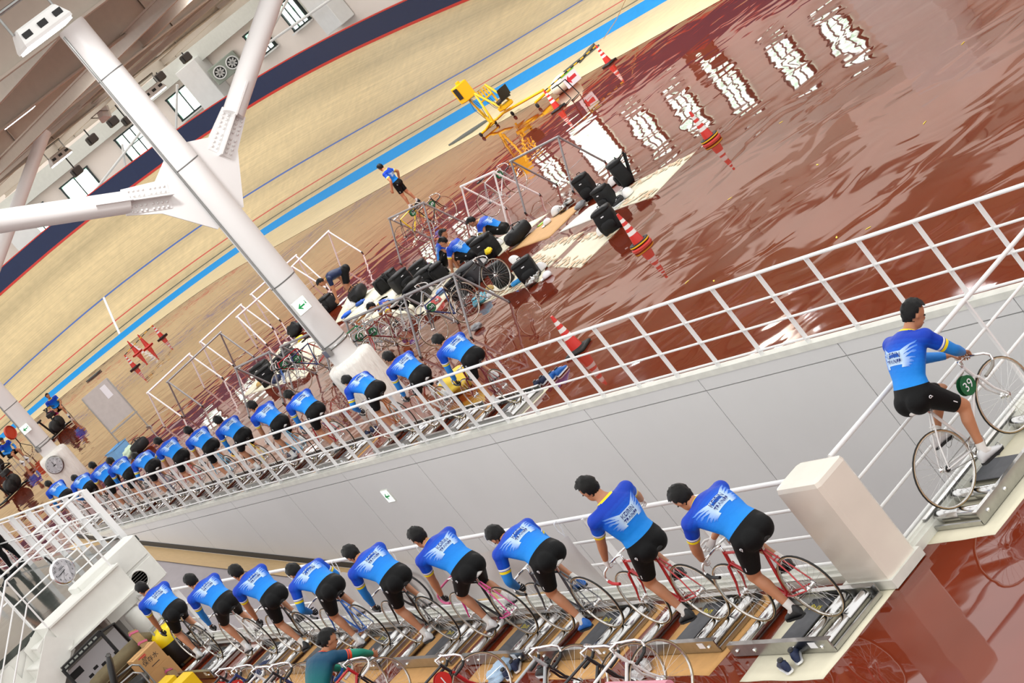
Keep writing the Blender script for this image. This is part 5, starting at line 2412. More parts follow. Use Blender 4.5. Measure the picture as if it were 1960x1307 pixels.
def bottle(p, rz, label, m, L=.26, lying=True, r=.037):
    t = thing('bottle', label, 'bottle', (p.x, p.y, (r + .012) if lying else .012), rz, 'bottles')
    T_ = M.Rotation(R(90), 4, 'X') if lying else M.Identity(4)
    b_ = MB()
    b_.lathe([(0, 0), (r, .005), (r, L * .45), (r * .86, L * .5), (r, L * .55), (r, L * .74), (r * .6, L * .84)], 16, T=T_)
    b_.build('flask', m, t)
    b_ = MB()
    b_.lathe([(r * .6, L * .84), (r * .62, L * .94), (r * .3, L * .95), (r * .28, L), (0, L)], 12, T=T_)
    b_.build('cap', BLACK, t)
    return t


def cap_hat(p, rz, label, m):
    t = thing('cap', label, 'hat', (p.x, p.y, .012), rz, 'caps on the infield')
    b_ = MB()
    b_.ell((0, 0, .03), (.09, .10, .085), fn=lambda q: 1 + .08 * noise.noise(q * 3))
    b_.v = [(x, y, max(z, 0.)) for x, y, z in b_.v]
    b_.build('crown', m, t)
    b_ = MB()
    b_.loft([[(x * .08, .07 + .0 + (y + 1) * .04 + .02, .008 + .01 * (1 - x * x) + dz) for x, y in [(math.cos(a), math.sin(a)) for a in [2 * math.pi * j / 14 for j in range(14)]]] for dz in (0, .006)])
    b_.build('brim', m, t)
    return t


rucksack(at(1137, 377), R(-60), 'black flat-topped rucksack with a white tag beside the empty rack', .36, .26, .55, 1)
rucksack(at(1204, 352), R(-120), 'black rucksack with its strap standing up, furthest right', .40, .30, .56, 2, strap_up=True)
rucksack(at(1171, 394), R(-80), 'black rucksack between three white helmets on the pale sheet', .36, .26, .46, 3)
rucksack(at(1178, 440), R(-50), 'black rucksack leaning behind the ring-weighted cone', .40, .30, .50, 4)
helmet(at(1145, 366), .4, 'white helmet beside the flat-topped rucksack')
helmet(at(1178, 352), 1.2, 'white helmet behind the middle rucksack')
helmet(at(1205, 374), 2.0, 'white helmet with dark lining showing, right of the middle rucksack')
shoe_pair(at(1192, 386), .6, 'black and white glove-like shoe by the right helmet', SHOEK)
helmet(at(1157, 446), .2, 'white helmet in front of the rucksack behind the cone')
helmet(at(1069, 408), 1.0, 'white helmet alone on the orange tan sheet')
cloth(at(1080, 404), 'silver grey crumpled shoe bag beside the helmet on the orange sheet', ALU, .14, .14, 1)
cloth(at(1093, 392), 'silver grey crumpled shoe bag at the far end of the orange sheet', ALU, .13, .16, 2)
cloth(at(1114, 397), 'silver and black crumpled shoe bag on the pale sheet', mat('grey_cloth', (150, 152, 156), .6), .15, .13, 3)
cloth(at(1145, 410), 'small grey crumpled cloth on the edge of the pale sheet', mat('grey_cloth', (150, 152, 156), .6), .09, .1, 4)
cap_hat(at(1050, 428), 1.2, 'white cap lying on the orange tan sheet', JWHITE)
b_ = MB()
b_.box((0, 0, .012), (.16, .12, .02), bev=.004)
tag(b_.build('green_pouch', mat('lime_pouch', (150, 205, 40), .5), loc=at(1036, 430) + V((0, 0, .006))), 'small lime green pouch on the orange tan sheet', 'pouch')
duffel(at(1000, 458), R(-75), 'black long duffel bag lying on the orange tan sheet', .8, .17)
helmet(at(957, 470), .3, 'white helmet between the crouching rider and the grey bottle')
bottle(at(972, 470), R(20), 'grey flask lying next to the black duffel bag', mat('grey_flask', (130, 128, 124), .4), .3, True, .045)
rucksack(at(945, 492), R(-70), 'large black rucksack with a yellow cloth on top', .5, .34, .55, 5)
rucksack(at(925, 492), R(-100), 'black rucksack tucked left of the yellow-cloth one', .38, .3, .5, 6)
cloth(at(938, 484, .5), 'yellow cloth hanging over the large black rucksack', JYELLOW, .1, .14, 7).location.z = .5
helmet(at(930, 505), .8, 'white helmet with grey lining at the foot of the yellow-cloth rucksack')
rucksack(at(972, 543), R(-60), 'black upright rucksack alone with a blue bottle in its side', .38, .28, .5, 8)
bottle(at(947, 520, .3), R(30), 'thin blue bottle sticking up by the upright rucksack', mat('sky_bottle', (64, 146, 200), .4), .34, False, .03)
helmet(at(991, 512), .6, 'white helmet on its side right of the upright rucksack', roll=1.2)
cloth(at(1003, 520), 'white cloth with pink print beside the helmet on its side', mat('pink_cloth', (222, 150, 176), .7), .16, .12, 8)
rucksack(at(1022, 534), R(-40), 'black rucksack with a white helmet behind, above the blue bottle', .42, .30, .46, 9)
helmet(at(1038, 518), 1.4, 'white helmet behind the rucksack with the blue bottle')
cap_hat(at(1050, 530), .5, 'white cap at the near end of the printed sheet', JWHITE)
bottle(at(1009, 533), R(218), 'bright blue bottle lying on the red floor at the sheet corner', mat('azure_bottle', (36, 146, 220), .35), .42, True, .05)
cloth(at(1022, 545), 'silver shoe bag beside the bright blue bottle', ALU, .14, .16, 9)
cloth(at(1030, 530), 'second silver shoe bag beside the black rucksack', ALU, .12, .14, 10)
cloth(at(915, 630), 'single grey shoe bundle alone near the rack feet', mat('grey_cloth', (150, 152, 156), .6), .15, .12, 11)
rucksack(at(915, 540), R(-80), 'charcoal floppy bag behind the spoked wheel', .6, .4, .46, 12, m=mat('charcoal_bag', (58, 60, 64), .7))
rucksack(at(888, 565), R(-60), 'black bag seen through the spoked wheel', .45, .35, .42, 13)
cap_hat(at(940, 556), .4, 'tan cap right of the spoked wheel', mat('tan_cloth', (194, 160, 96), .8))
cloth(at(923, 580), 'teal cloth bundle at the sheet edge below the wheel', mat('teal_cloth', (92, 176, 200), .7), .2, .2, 13)
cap_hat(at(942, 566), 1.3, 'white cap next to the teal cloth bundle', JWHITE)
helmet(at(838, 580), .2, 'red helmet among the black bags', mat('coral_helmet', (222, 84, 84), .4))
for k, (px_, py_, s, lb) in enumerate(((832, 545, 1.1, 'black bag right in the heap beside the kneeling rider'), (815, 530, 1.0, 'black bag at the back of the heap'), (780, 552, 1.1, 'black bag with a teal tab in the heap'), (812, 575, 1.2, 'black bag above the red helmet'), (850, 535, 1.0, 'black bag left of the crouching pair'), (757, 545, .95, 'black bag beside the yellow and orange helmet'), (742, 556, .9, 'dark bag at the left of the heap with white cloth'))):
    rucksack(at(px_, py_), R(-70 + 35 * k), lb, .46 * s, .34 * s, .42 * s, 20 + k, pocket=k % 2 == 0)
helmet(at(823, 560), .9, 'white helmet in the middle of the heap of bags')
helmet(at(766, 560), .4, 'white helmet at the left of the heap of bags')
helmet(at(748, 535), 1.4, 'black and orange helmet on the bag with white cloth', mat('orange_helmet', (206, 140, 84), .4))
cloth(at(797, 552), 'pale grey towel on the heap of bags', mat('pale_towel', (206, 202, 196), .8), .2, .22, 21)
cloth(at(812, 520), 'blue garment at the top of the heap of bags', mat('blue_cloth', (34, 84, 170), .7), .2, .18, 22)
cloth(at(846, 562), 'blue and white garment beside the white helmet in the heap', mat('bluewhite_cloth', (110, 150, 210), .7, var=.3, vscale=20), .16, .12, 23)
duffel(at(693, 572), R(-50), 'black glossy duffel bag behind the white helmet', .7, .19)
helmet(at(676, 588), .3, 'white helmet beside the bending man')
helmet(at(708, 583), 1.1, 'white helmet behind the tan saddle')
cloth(at(692, 582), 'bright blue garment under the black duffel bag', mat('blue_cloth', (34, 84, 170), .7), .16, .1, 24)
cloth(at(665, 605), 'bright blue garment left of the full rack', mat('azure_cloth', (26, 96, 220), .7), .16, .1, 25)
rucksack(at(637, 592), R(-80), 'black bag the bending man reaches into', .46, .34, .44, 30)
cloth(at(735, 555), 'white shirt beside the lying rider', mat('pale_towel', (206, 202, 196), .8), .18, .16, 26)
cloth(at(572, 640), 'black bag top with a yellow cloth left of the column', BAGK, .26, .4, 27, 'bag')
cloth(at(576, 652), 'yellow cloth under the black bag left of the column', JYELLOW, .13, .14, 28)
duffel(at(555, 678), R(-40), 'small black duffel near the far rack foot', .5, .13)
rucksack(at(556, 706), R(-50), 'black rucksack with a grey hood left of the column', .5, .36, .46, 31)
rucksack(at(572, 700), R(-90), 'black rucksack behind the plate 60 bike', .42, .34, .44, 32)
rucksack(at(512, 722), R(-60), 'black rucksack leftmost of the bags by the grey rack', .5, .36, .44, 33)
rucksack(at(520, 732), R(-30), 'black large bag with a tan cap, left of the grey rack leg', .46, .36, .44, 34)
cap_hat(at(508, 718, .0), .4, 'tan cap tucked behind the large black bag', mat('tan_cloth', (194, 160, 96), .8))
cap_hat(at(499, 738), 1.4, 'tan straw cap at the corner of the torn sheet', mat('tan_cloth', (194, 160, 96), .8))
cloth(at(533, 730), 'navy bundle beside the large black bag', mat('navy_cloth', (34, 46, 84), .7), .18, .16, 35)
shoe_pair(at(553, 718), 1.0, 'white trainer on the torn sheet', SHOEW)
shoe_pair(at(1068, 722), R(-70), 'navy and bright blue running shoe left on the floor by the cone', BLUESHOE)
shoe_pair(at(845, 745), R(20), 'grey and white trainer in front of the yellow trousers', SHOEW)
# yellow folded trousers / cushion behind the rider nearest the cone
cloth(at(885, 745), 'yellow cushion behind the maroon bike', mat('yellow_cushion', (226, 196, 70), .7), .42, .4, 36, 'cushion')

# ---- whiteboard, crate, bag
pw_ = at(262, 838)
pe = at(308, 852)
wz = R(-8)
t = thing('whiteboard', 'grey tilted whiteboard on legs near the far riders', 'whiteboard', (pw_.x, pw_.y, 0), wz)
b_ = MB()
b_.box((0, 0, 1.35), (1.0, .03, 1.3))
b_.build('board', mat('grey_board_face', (196, 192, 188), .35, var=.05), t)
b_ = MB()
b_.box((.22, -.018, 1.68), (.2, .004, .42))
b_.build('paper_note', JWHITE, t)
for sx in (-.5, .5):
    b_ = MB()
    b_.box((sx, 0, 1.0), (.035, .05, 1.95))
    b_.box((sx, 0, .03), (.05, .6, .05))
    b_.build('stand_leg', ALU, t)
b_ = MB()
b_.box((0, -.05, .62), (1.05, .1, .05))
b_.build('pen_tray', ALU, t)
pc = at(235, 872)
t = thing('crate', 'light blue plastic crate by the whiteboard', 'crate', (pc.x, pc.y, 0), R(20))
b_ = MB()
for sx, sy, dx, dy in ((-.3, 0, .02, .42), (.3, 0, .02, .42), (0, -.2, .6, .02), (0, .2, .6, .02)):
    b_.box((sx, sy, .17), (dx, dy, .34))
b_.box((0, 0, .01), (.6, .4, .02))
b_.build('crate_walls', mat('blue_crate', (120, 176, 224), .4), t)
b_ = MB()
b_.tube([(-.32, -.22, .34), (.32, -.22, .34), (.32, .22, .34), (-.32, .22, .34)], .018, 6, closed=True)
b_.build('rim', mat('blue_crate', (120, 176, 224), .4), t)
pc = at(275, 862)
t = duffel(pc, R(-60), 'black open bag with silver lining behind the far riders', .6, .18)
pc = at(258, 872)
cloth(pc, 'pale green bag beside the open black bag', mat('pale_green', (196, 216, 190), .7), .3, .34, 41, 'bag')

# ---- grey foam pads on the apron
FOAM = mat('grey_foam', (92, 96, 94), .85)
for k, (a, c_, w, lb) in enumerate((((860, 280), (935, 232), .55, 'dark grey flat pad between the floor and the yellow cart'), ((1080, 140), (1148, 88), .4, 'dark grey pad behind the striped bar, nearer the blue band'), ((1110, 122), (1140, 84), .25, 'small grey pad behind the right cone of the striped bar'), ((166, 732), (194, 709), .5, 'dark grey flat pad on the far infield near the seated rider'))):
    p, q = at(*a), at(*c_)
    d = (q - p)
    L = d.length
    n = V((-d.y, d.x, 0)).normalized()
    b_ = MB()
    b_.prism([(-L / 2, 0), (-L * .2, w / 2), (L * .3, w / 2), (L / 2, w * .1), (L * .2, -w / 2), (-L * .3, -w * .3)], .06)
    o = b_.build('foam_pad', FOAM, loc=(p + q) / 2 + V((0, 0, .008)))
    o.rotation_euler = (0, 0, math.atan2(d.y, d.x))
    tag(o, lb, 'pad', 'foam pads')

# ---- yellow measuring cart
c0, c1 = at(945, 245), at(1050, 190)
d = (c1 - c0)
L = d.length
t = thing('yellow_cart', 'yellow tubular cart with a boxed screen on a mast and a black seat', 'cart', (c0.x, c0.y, 0), math.atan2(d.y, d.x))
def px_(x, y):
    return x
b_ = MB()
b_.tube([(-.25, -.15, .1), (.1, 0, .22), (.6, 0, .22), (1.2, 0, .3), (L + .1, 0, .34)], .045, 8)
b_.tube([(-.25, .3, .1), (-.25, -.4, .1)], .04, 8)
b_.tube([(L, .45, .2), (L, -.45, .2)], .04, 8)
b_.build('chassis', YEL, t)
b_ = MB()
b_.tube([(.1, 0, .22), (-.1, 0, 1.0), (-.12, 0, 1.25)], [.06, .04, .035], 8)
b_.build('mast', YEL, t)
b_ = MB()
b_.box((-.1, 0, 1.55), (.42, .5, .62), bev=.03)
b_.box((-.05, 0, 1.9), (.12, .12, .1), bev=.01)
bx_ = b_.build('screen_box', YEL, t)
b_ = MB()
b_.box((-.02, -.256, 1.6), (.3, .012, .4))
b_.build('dark_screen', BLACK, bx_)
b_ = MB()
b_.tube([(-.33, -.2, 1.8), (-.38, -.1, 1.7), (-.38, .1, 1.4), (-.33, .15, 1.25)], .03, 8)
b_.build('side_hose', mat('grey_hose', (84, 92, 92), .5), bx_)
b_ = MB()
b_.tube([(.85, -.3, .25), (.95, -.25, 1.35), (.95, .25, 1.35), (.85, .3, .25)], .04, 8)
b_.tube([(.95, -.25, 1.35), (1.7, -.2, .55)], .04, 8)
b_.tube([(.95, .25, 1.35), (1.7, .2, .55)], .04, 8)
for sy in (-.1, .02, .14):
    b_.tube([(.94, sy, 1.33), (.93, sy, 1.0)], .03, 6)
b_.tube([(.94, -.27, 1.0), (.94, .27, 1.0)], .035, 6)
b_.build('roll_frame', YEL, t)
b_ = MB()
b_.box((1.65, 0, .48), (.5, .4, .16), bev=.03)
b_.box((1.25, .1, .45), (.4, .2, .1), bev=.02)
b_.build('motor_box', YEL, t)
b_ = MB()
b_.loft([[(1.8 + x * .22, y * .24, z + .06 * x * x) for x, y in [sup(2 * math.pi * j / 14) for j in range(14)]] for z in (.62, .7)])
b_.loft([[(2.02 + dz * .35, y * .22, .72 + dz) for dz, y in ((0, -1), (0, 1), (.35, .9), (.35, -.9))], [(2.06 + dz * .35, y * .22, .72 + dz) for dz, y in ((0, -1), (0, 1), (.35, .9), (.35, -.9))]], smooth=False)
b_.build('black_seat', BLACK, t)
for k, (x, y) in enumerate(((-.25, .3), (-.25, -.4), (L, .45), (L, -.45), (1.2, .25))):
    b_ = MB()
    b_.lathe([(.02, -.02), (.08, -.02), (.085, 0), (.08, .02), (.02, .02)], 14, T=M.Translation((x, y, .085)) @ M.Rotation(R(90), 4, 'X'))
    b_.build('caster_wheel', RUBBER, t)
b_ = MB()
for k in range(4):
    b_.tube([(-.05 - .02 * k, -.05 + .03 * k, 1.25), (.1 + .05 * k, -.2 + .1 * k, .9 - .05 * k), (.05, -.02 + .02 * k, .3)], .008, 5)
for k in range(4):
    b_.tube([(.94, -.1 + .06 * k, 1.0), (1.05, -.05 + .05 * k, .6), (1.3, .05 * k, .35)], .008, 5)
o = b_.build('cables', BLACK, t)
pc = at(1085, 170)
b_ = MB()
b_.ell((0, 0, .2), (.45, .35, .3), fn=lambda q: 1 + .1 * noise.noise(q * 3))
b_.v = [(x, y, max(z, 0.01)) for x, y, z in b_.v]
tag(b_.build('covered_bundle', CREAM, loc=(pc.x, pc.y, 0)), 'cream cloth-covered bundle behind the black seat of the cart', 'bundle')
pc = at(1098, 188)
t = thing('steel_stool', 'thin black bent-tube stand right of the yellow cart', 'stand', (pc.x, pc.y, 0), .3)
for sy in (-.18, .18):
    b_ = MB()
    b_.tube([(-.3, sy, .62), (0, sy, .6), (.12, sy, .02), (-.35, sy, .02)], .018, 6)
    b_.build('bent_leg', BLACKM, t)
b_ = MB()
b_.tube([(-.3, -.18, .62), (-.3, .18, .62)], .018, 6)
b_.build('cross_tube', BLACKM, t)
# loose yellow tape scraps on the red floor
for k, (px_, py_) in enumerate(((1770, 235), (1565, 315), (1397, 380), (1843, 83), (1366, 538), (1662, 437), (1315, 540), (1602, 454), (1495, 234))):
    p = at(px_, py_)
    b_ = MB()
    b_.prism([(-.05, -.012), (.05, .0), (.03, .02), (-.03, .014)], .002)
    o = b_.build('tape_scrap', JYELLOW, loc=(p.x, p.y, .003))
    o.rotation_euler = (0, 0, k)
    tag(o, ['yellow tape scrap, %s by nearness to the top right corner' % ORD[q] for q in (1, 3, 5, 0, 7, 2, 8, 4, 6)][k], 'tape', 'yellow tape scraps')

# ================================================================== people on the infield


def stander(label, p, rz, **kw):
    base = dict(hip=(0, 0, .93), leans=(0, 3, 8), wristL=V((-.28, .05, .86)), wristR=V((.28, .05, .86)), ankleL=V((-.11, .10, .09)), ankleR=V((.11, -.12, .10)), gloves=None, curl=30, elbowL=V((-.5, -1, 0)), elbowR=V((.5, -1, 0)), palmL=V((1, 0, 0)), palmR=V((-1, 0, 0)))
    base.update(kw)
    rt, J = make_person(label, **base)
    rt.location = (p.x, p.y, p.z)
    rt.rotation_euler = (0, 0, rz)
    return rt


stander('man in blue jersey walking away across the infield with his arms out', at(795, 394), R(38), leans=(4, 6, 6), head=(30, 20, 0), wristL=V((-.36, .10, .90)), wristR=V((.40, .02, .95)), shoes=SHOEK, hair_s=31)
stander('man in navy T-shirt bending down to a black bag beside the column', at(690, 572), R(62), outfit='navy', hip=(0, -.15, .86), leans=(60, 82, 92), head=(0, 50, 0), wristL=V((-.15, .52, .28)), wristR=V((.22, .12, .52)), ankleL=V((-.14, .05, .09)), ankleR=V((.14, -.10, .09)), shoes=SHOEK, socks=False, hair_s=33)


def squatter(label, p, rz, **kw):
    base = dict(hip=(0, -.18, .24), leans=(22, 40, 52), head=(-15, 35, 0), wristL=V((-.22, .36, .20)), wristR=V((.20, .38, .22)), ankleL=V((-.15, .22, .09)), ankleR=V((.15, .18, .09)), kneeL=V((-.35, .5, 1)), kneeR=V((.35, .5, 1)), gloves=None, curl=40, elbowL=V((-1, -.3, 0)), elbowR=V((1, -.3, 0)), shoes=SHOEK)
    base.update(kw)
    rt, J = make_person(label, **base)
    rt.location = (p.x, p.y, .012)
    rt.rotation_euler = (0, 0, rz)
    return rt


q1 = squatter('rider in blue jersey sitting crouched, rightmost of the three by the bags', at(962, 462), R(35), hair_s=35)
q2 = squatter('rider in blue jersey seen from behind, middle of the three by the bags', at(905, 510), R(25), head=(-30, 15, 0), hair_s=37, leans=(18, 34, 44))
q3 = squatter('rider in blue jersey facing the viewer, leftmost of the three by the bags', at(872, 510), R(-125), head=(25, 25, 0), hair_s=39)
q4 = squatter('rider in blue jersey crouching behind the full rack of bikes', at(770, 610), R(75), leans=(34, 56, 70), head=(-10, 30, 0), hair_s=41)


# ---- ergometers on the far left with seated riders
def ergometer(p, rz, label, pink=False):
    t = thing('exercise_bike', label, 'exercise bike', (p.x, p.y, 0), rz, 'exercise bikes on the far infield')
    b_ = MB()
    b_.tube([(-.3, -.6, .05), (.3, -.6, .05)], .035, 8)
    b_.tube([(-.3, .75, .05), (.3, .75, .05)], .035, 8)
    b_.tube([(0, -.6, .05), (0, .75, .05)], .04, 8)
    b_.tube([(0, -.1, .1), (0, -.3, .85)], .04, 8)
    b_.tube([(0, .3, .1), (0, .38, 1.0), (0, .5, 1.05)], .04, 8)
    b_.build('frame', BLACKM, t)
    for y in (.5, .2):
        b_ = MB()
        b_.lathe([(.05, -.09), (.26, -.09), (.28, -.05), (.28, .05), (.26, .09), (.05, .09)], 24, T=M.Translation((0, y, .34 if y > .4 else .3)) @ M.Rotation(R(90), 4, 'Y'))
        b_.build('flywheel', BLACK, t)
    b_ = MB()
    b_.box((0, .45, .78), (.3, .3, .2), bev=.03)
    b_.build('console', BLACK, t)
    b_ = MB()
    b_.tube([(-.22, .7, .95), (-.22, .5, 1.08), (.22, .5, 1.08), (.22, .7, .95)], .02, 8)
    b_.build('handlebar', BLACK, t)
    b_ = MB()
    b_.loft([[(x * .11 * s, -.32 + y * .14, z) for x, y in [sup(2 * math.pi * j / 12, .8) for j in range(12)]] for z, s in ((.85, .8), (.9, 1), (.93, .8))])
    b_.build('seat', BLACK, t)
    if pink:
        b_ = MB()
        f_ = MB()
        rings = [[(sx * .16, .42 + .3 * k / 6 + .02 * math.sin(k * 2 + sx), .93 - .05 * k - .03 * abs(sx)) for sx in (-1, -.4, .2, 1)] for k in range(7)]
        b_.loft(rings, cap=False)
        b_.build('pink_towel', mat('pink_towel', (214, 56, 160), .8), t)
    return t


ergometer(at(110, 832), R(-62), 'black exercise bike with a pink towel right of the far column', True)
ergometer(at(-6, 912), R(-62), 'black exercise bike at the left edge beside the seated rider')
ergometer(at(24, 948), R(-62), 'black exercise bike nearest the viewer at the left edge')


def seated(label, p, rz, hs, zseat=.46, **kw):
    base = dict(hip=(0, 0, zseat + .10), leans=(4, 14, 22), wristL=V((-.14, .34, .58)), wristR=V((.14, .30, .60)), ankleL=V((-.14, .42, .09)), ankleR=V((.16, .48, .09)), kneeL=V((-.2, 1, .6)), kneeR=V((.25, 1, .6)), gloves=None, head=(-25, 5, 0), hair_s=hs)
    base.update(kw)
    rt, J = make_person(label, **base)
    rt.location = (p.x, p.y, 0)
    rt.rotation_euler = (0, 0, rz)
    return rt


ps = at(128, 800)
seated('rider in blue T-shirt sitting on a chair right of the far column', ps, R(160), 43, shoes=SHOED)
t = thing('folding_chair', 'small dark folding chair under the seated rider right of the far column', 'chair', (ps.x, ps.y, 0), R(160))
b_ = MB()
b_.box((0, 0, .43), (.42, .42, .03), bev=.01)
b_.build('seat', BLACK, t)
b_ = MB()
b_.box((0, -.24, .74), (.42, .03, .24), bev=.008)
b_.build('backrest', BLACK, t)
for sx in (-1, 1):
    b_ = MB()
    b_.tube([(sx * .2, -.25, .86), (sx * .2, .2, .01)], .012, 6)
    b_.build('leg', STEEL, t)
    b_ = MB()
    b_.tube([(sx * .2, .2, .43), (sx * .2, -.24, .01)], .012, 6)
    b_.build('leg', STEEL, t)
ps = at(38, 888)
seated('rider in blue jersey with arm warmers sitting low at the left edge', ps, R(-165), 45, sleeves=True, head=(20, 30, 0), shoes=SHOEW)
t = thing('folding_chair', 'black-backed chair under the seated rider at the left edge', 'chair', (ps.x, ps.y, 0), R(-165))
b_ = MB()
b_.box((0, 0, .43), (.44, .42, .03), bev=.01)
b_.build('seat', BLACK, t)
b_ = MB()
b_.box((0, -.26, .86), (.46, .03, .5), bev=.008)
b_.build('backrest', BLACK, t)
for sx in (-1, 1):
    for sy in (-1, 1):
        b_ = MB()
        b_.tube([(sx * .2, sy * .2, .43), (sx * .21, sy * .22, .01)], .012, 6)
        b_.build('leg', STEEL, t)
pf = at(50, 862)
t = thing('red_fan', 'round red industrial fan on a stand beside the seated rider at the left edge', 'fan', (pf.x, pf.y, 0), R(-150))
b_ = MB()
b_.lathe([(.30, -.06), (.33, 0), (.30, .06)], 24, T=M.Translation((0, 0, 1.0)) @ M.Rotation(R(90), 4, 'X'), cap=False)
b_.lathe([(.29, 0), (0, .01)], 20, mi=0, T=M.Translation((0, 0, 1.0)) @ M.Rotation(R(90), 4, 'X'))
b_.build('fan_guard', mat('orange_red_fan', (206, 70, 40), .4), t)
b_ = MB()
b_.tube([(0, 0, .7), (0, 0, .35)], .025, 6)
for a in (0, 2.1, 4.2):
    b_.tube([(0, 0, .4), (.32 * math.cos(a), .32 * math.sin(a), .01)], .015, 6)
b_.build('tripod', BLACK, t)
# round dial resting on the padding of the far column
pd = V((16.55, 59.9, .95))
t = thing('dial_scale', 'round white dial standing against the padding of the far column', 'dial', pd, R(-30))
b_ = MB()
T_ = M.Rotation(R(90), 4, 'X')
b_.lathe([(.27, -.04), (.29, 0), (.27, .05), (.25, .05)], 28, T=T_)
b_.build('dial_rim', STEEL, t)
b_ = MB()
b_.lathe([(.25, .052), (0, .052)], 28, T=T_)
b_.build('dial_face', JWHITE, t)
b_ = MB()
for k in range(12):
    a = 2 * math.pi * k / 12
    b_.box((.21 * math.cos(a), -.055, .21 * math.sin(a)), (.02, .004, .02))
b_.box((0, -.056, .06), (.015, .004, .16))
b_.box((0, -.055, .0), (.1, .004, .03))
b_.build('dial_marks', BLACK, t)
# ================================================================== sheets hung on the lower railing
HUNG = mat('hung_white_sheet', (226, 224, 222), .75, var=.05, vscale=2)


def hung_sheet(y0, y1, label, seed, words=None):
    t = thing('hung_sheet', label, 'banner', (RX0 - .045, (y0 + y1) / 2, .1), 0, 'white sheets tied to the lower railing')
    L = y1 - y0
    nx, nz = 40, 16
    vs = []
    fx = lambda u, w: -.012 + .028 * noise.noise(V((u * 3 + seed, w * 2.0, seed))) + .018 * math.sin(u * 9 + 3 * w + seed) * (1 - w)
    for j in range(nz + 1):
        for i in range(nx + 1):
            u, w = i / nx, j / nz
            sag = .05 * math.sin(math.pi * ((u * 3) % 1)) * w
            vs.append((-abs(fx(u * L, w)), (u - .5) * L, .12 + (.80 - sag - .12) * w + .015 * noise.noise(V((u * 6, 0, seed)))))
    fs = [(j * (nx + 1) + i, j * (nx + 1) + i + 1, (j + 1) * (nx + 1) + i + 1, (j + 1) * (nx + 1) + i) for j in range(nz) for i in range(nx)]
    b_ = MB()
    b_.add(vs, fs, 0, True)
    o = b_.build('sheet', HUNG, t)
    for k in range(4):
        b_ = MB()
        y = (-.48 + .96 * k / 3) * L
        b_.tube([(-.02, y, .8), (.0, y - .02, .90), (.02, y, .98), (-.02, y + .02, .97), (-.03, y + .03, .88), (-.02, y, .8)], .006, 5)
        b_.build('tie_string', JWHITE, t)
    if words:
        for body, size, y, z, m in words:
            b_ = MB()
            T_ = M.Translation((-.075, y, z)) @ M.Rotation(R(-90), 4, 'Z') @ M.Rotation(R(90), 4, 'X')
            b_.text(body, size, T_)
            b_.build('lettering', m, t)
    return t


hung_sheet(22.75, 25.3, 'white sheet with dark lettering hung behind the blue and black bikes', 3, [('KEIR', .26, .55, .62, mat('charcoal_print', (44, 44, 48), .6)), ('velo', .12, -.75, .2, mat('charcoal_print', (44, 44, 48), .6))])
s2 = hung_sheet(20.2, 22.7, 'white sheet with a black ring emblem hung behind the magenta bike', 5)
b_ = MB()
for k in range(2):
    T_ = M.Translation((-.07, .75 - .42 * k, .42)) @ M.Rotation(R(-90), 4, 'Y')
    b_.lathe([(.20, 0), (.25, 0), (.25, .006), (.20, .006)], 28, T=T_, cap=False)
b_.build('ring_emblem', mat('charcoal_print', (44, 44, 48), .6), s2)
hung_sheet(17.7, 20.15, 'plain creased white sheet hung behind the rider with blue shoes', 9)

# ================================================================== platform with stairs and booth
PLW = mat('white_steel_panel', (226, 226, 220), .4, var=.03)
STONE = mat('dark_polished_floor', (74, 78, 74), .08, var=.3, vscale=.8, bump=.002, bscale=2)
GLASS = mat('booth_glass', (205, 200, 205), .06, trans=.85)
b_ = MB()
b_.box((6.3, 39, 1.70), (5.8, 13.2, .1))
struct('floor_platform', b_, STONE)
b_ = MB()
b_.box((6.0, 32.48, .82), (4.9, .12, 1.64))
plat_wall = struct('wall_booth', b_, PLW)
for k in range(3):
    q = MB()
    q.box((3.9 + .95 * k, 32.40, .9), (.9, .03, 1.4), bev=.01)
    q.build('panel', PLW, plat_wall)
q = MB()
q.box((7.3, 32.405, 1.02), (1.5, .02, .9))
q.build('grey_pane', mat('grey_pane', (150, 150, 146), .15), plat_wall)
q = MB()
q.box((7.35, 32.39, .62), (1.1, .01, .5))
q.build('pinned_poster', JWHITE, plat_wall)
q = MB()
for k in range(5):
    q.box((7.1 + .14 * k, 32.383, .55 + .05 * (k % 2)), (.09, .004, .05))
q.box((6.95, 32.383, .75), (.24, .004, .12))
q.build('poster_drawing', mat('charcoal_print', (44, 44, 48), .6), plat_wall)
# landing, stringers and steps
t = thing('staircase', 'white steel staircase going down from the clock platform', 'stairs', (6.9, 31.9, 0))
o_ = V((6.9, 31.9, 0))


def part(name, m, fn, parent=None):
    q_ = MB()
    fn(q_)
    q_.v = [tuple(V(v) - o_) for v in q_.v]
    return q_.build(name, m, parent or t)


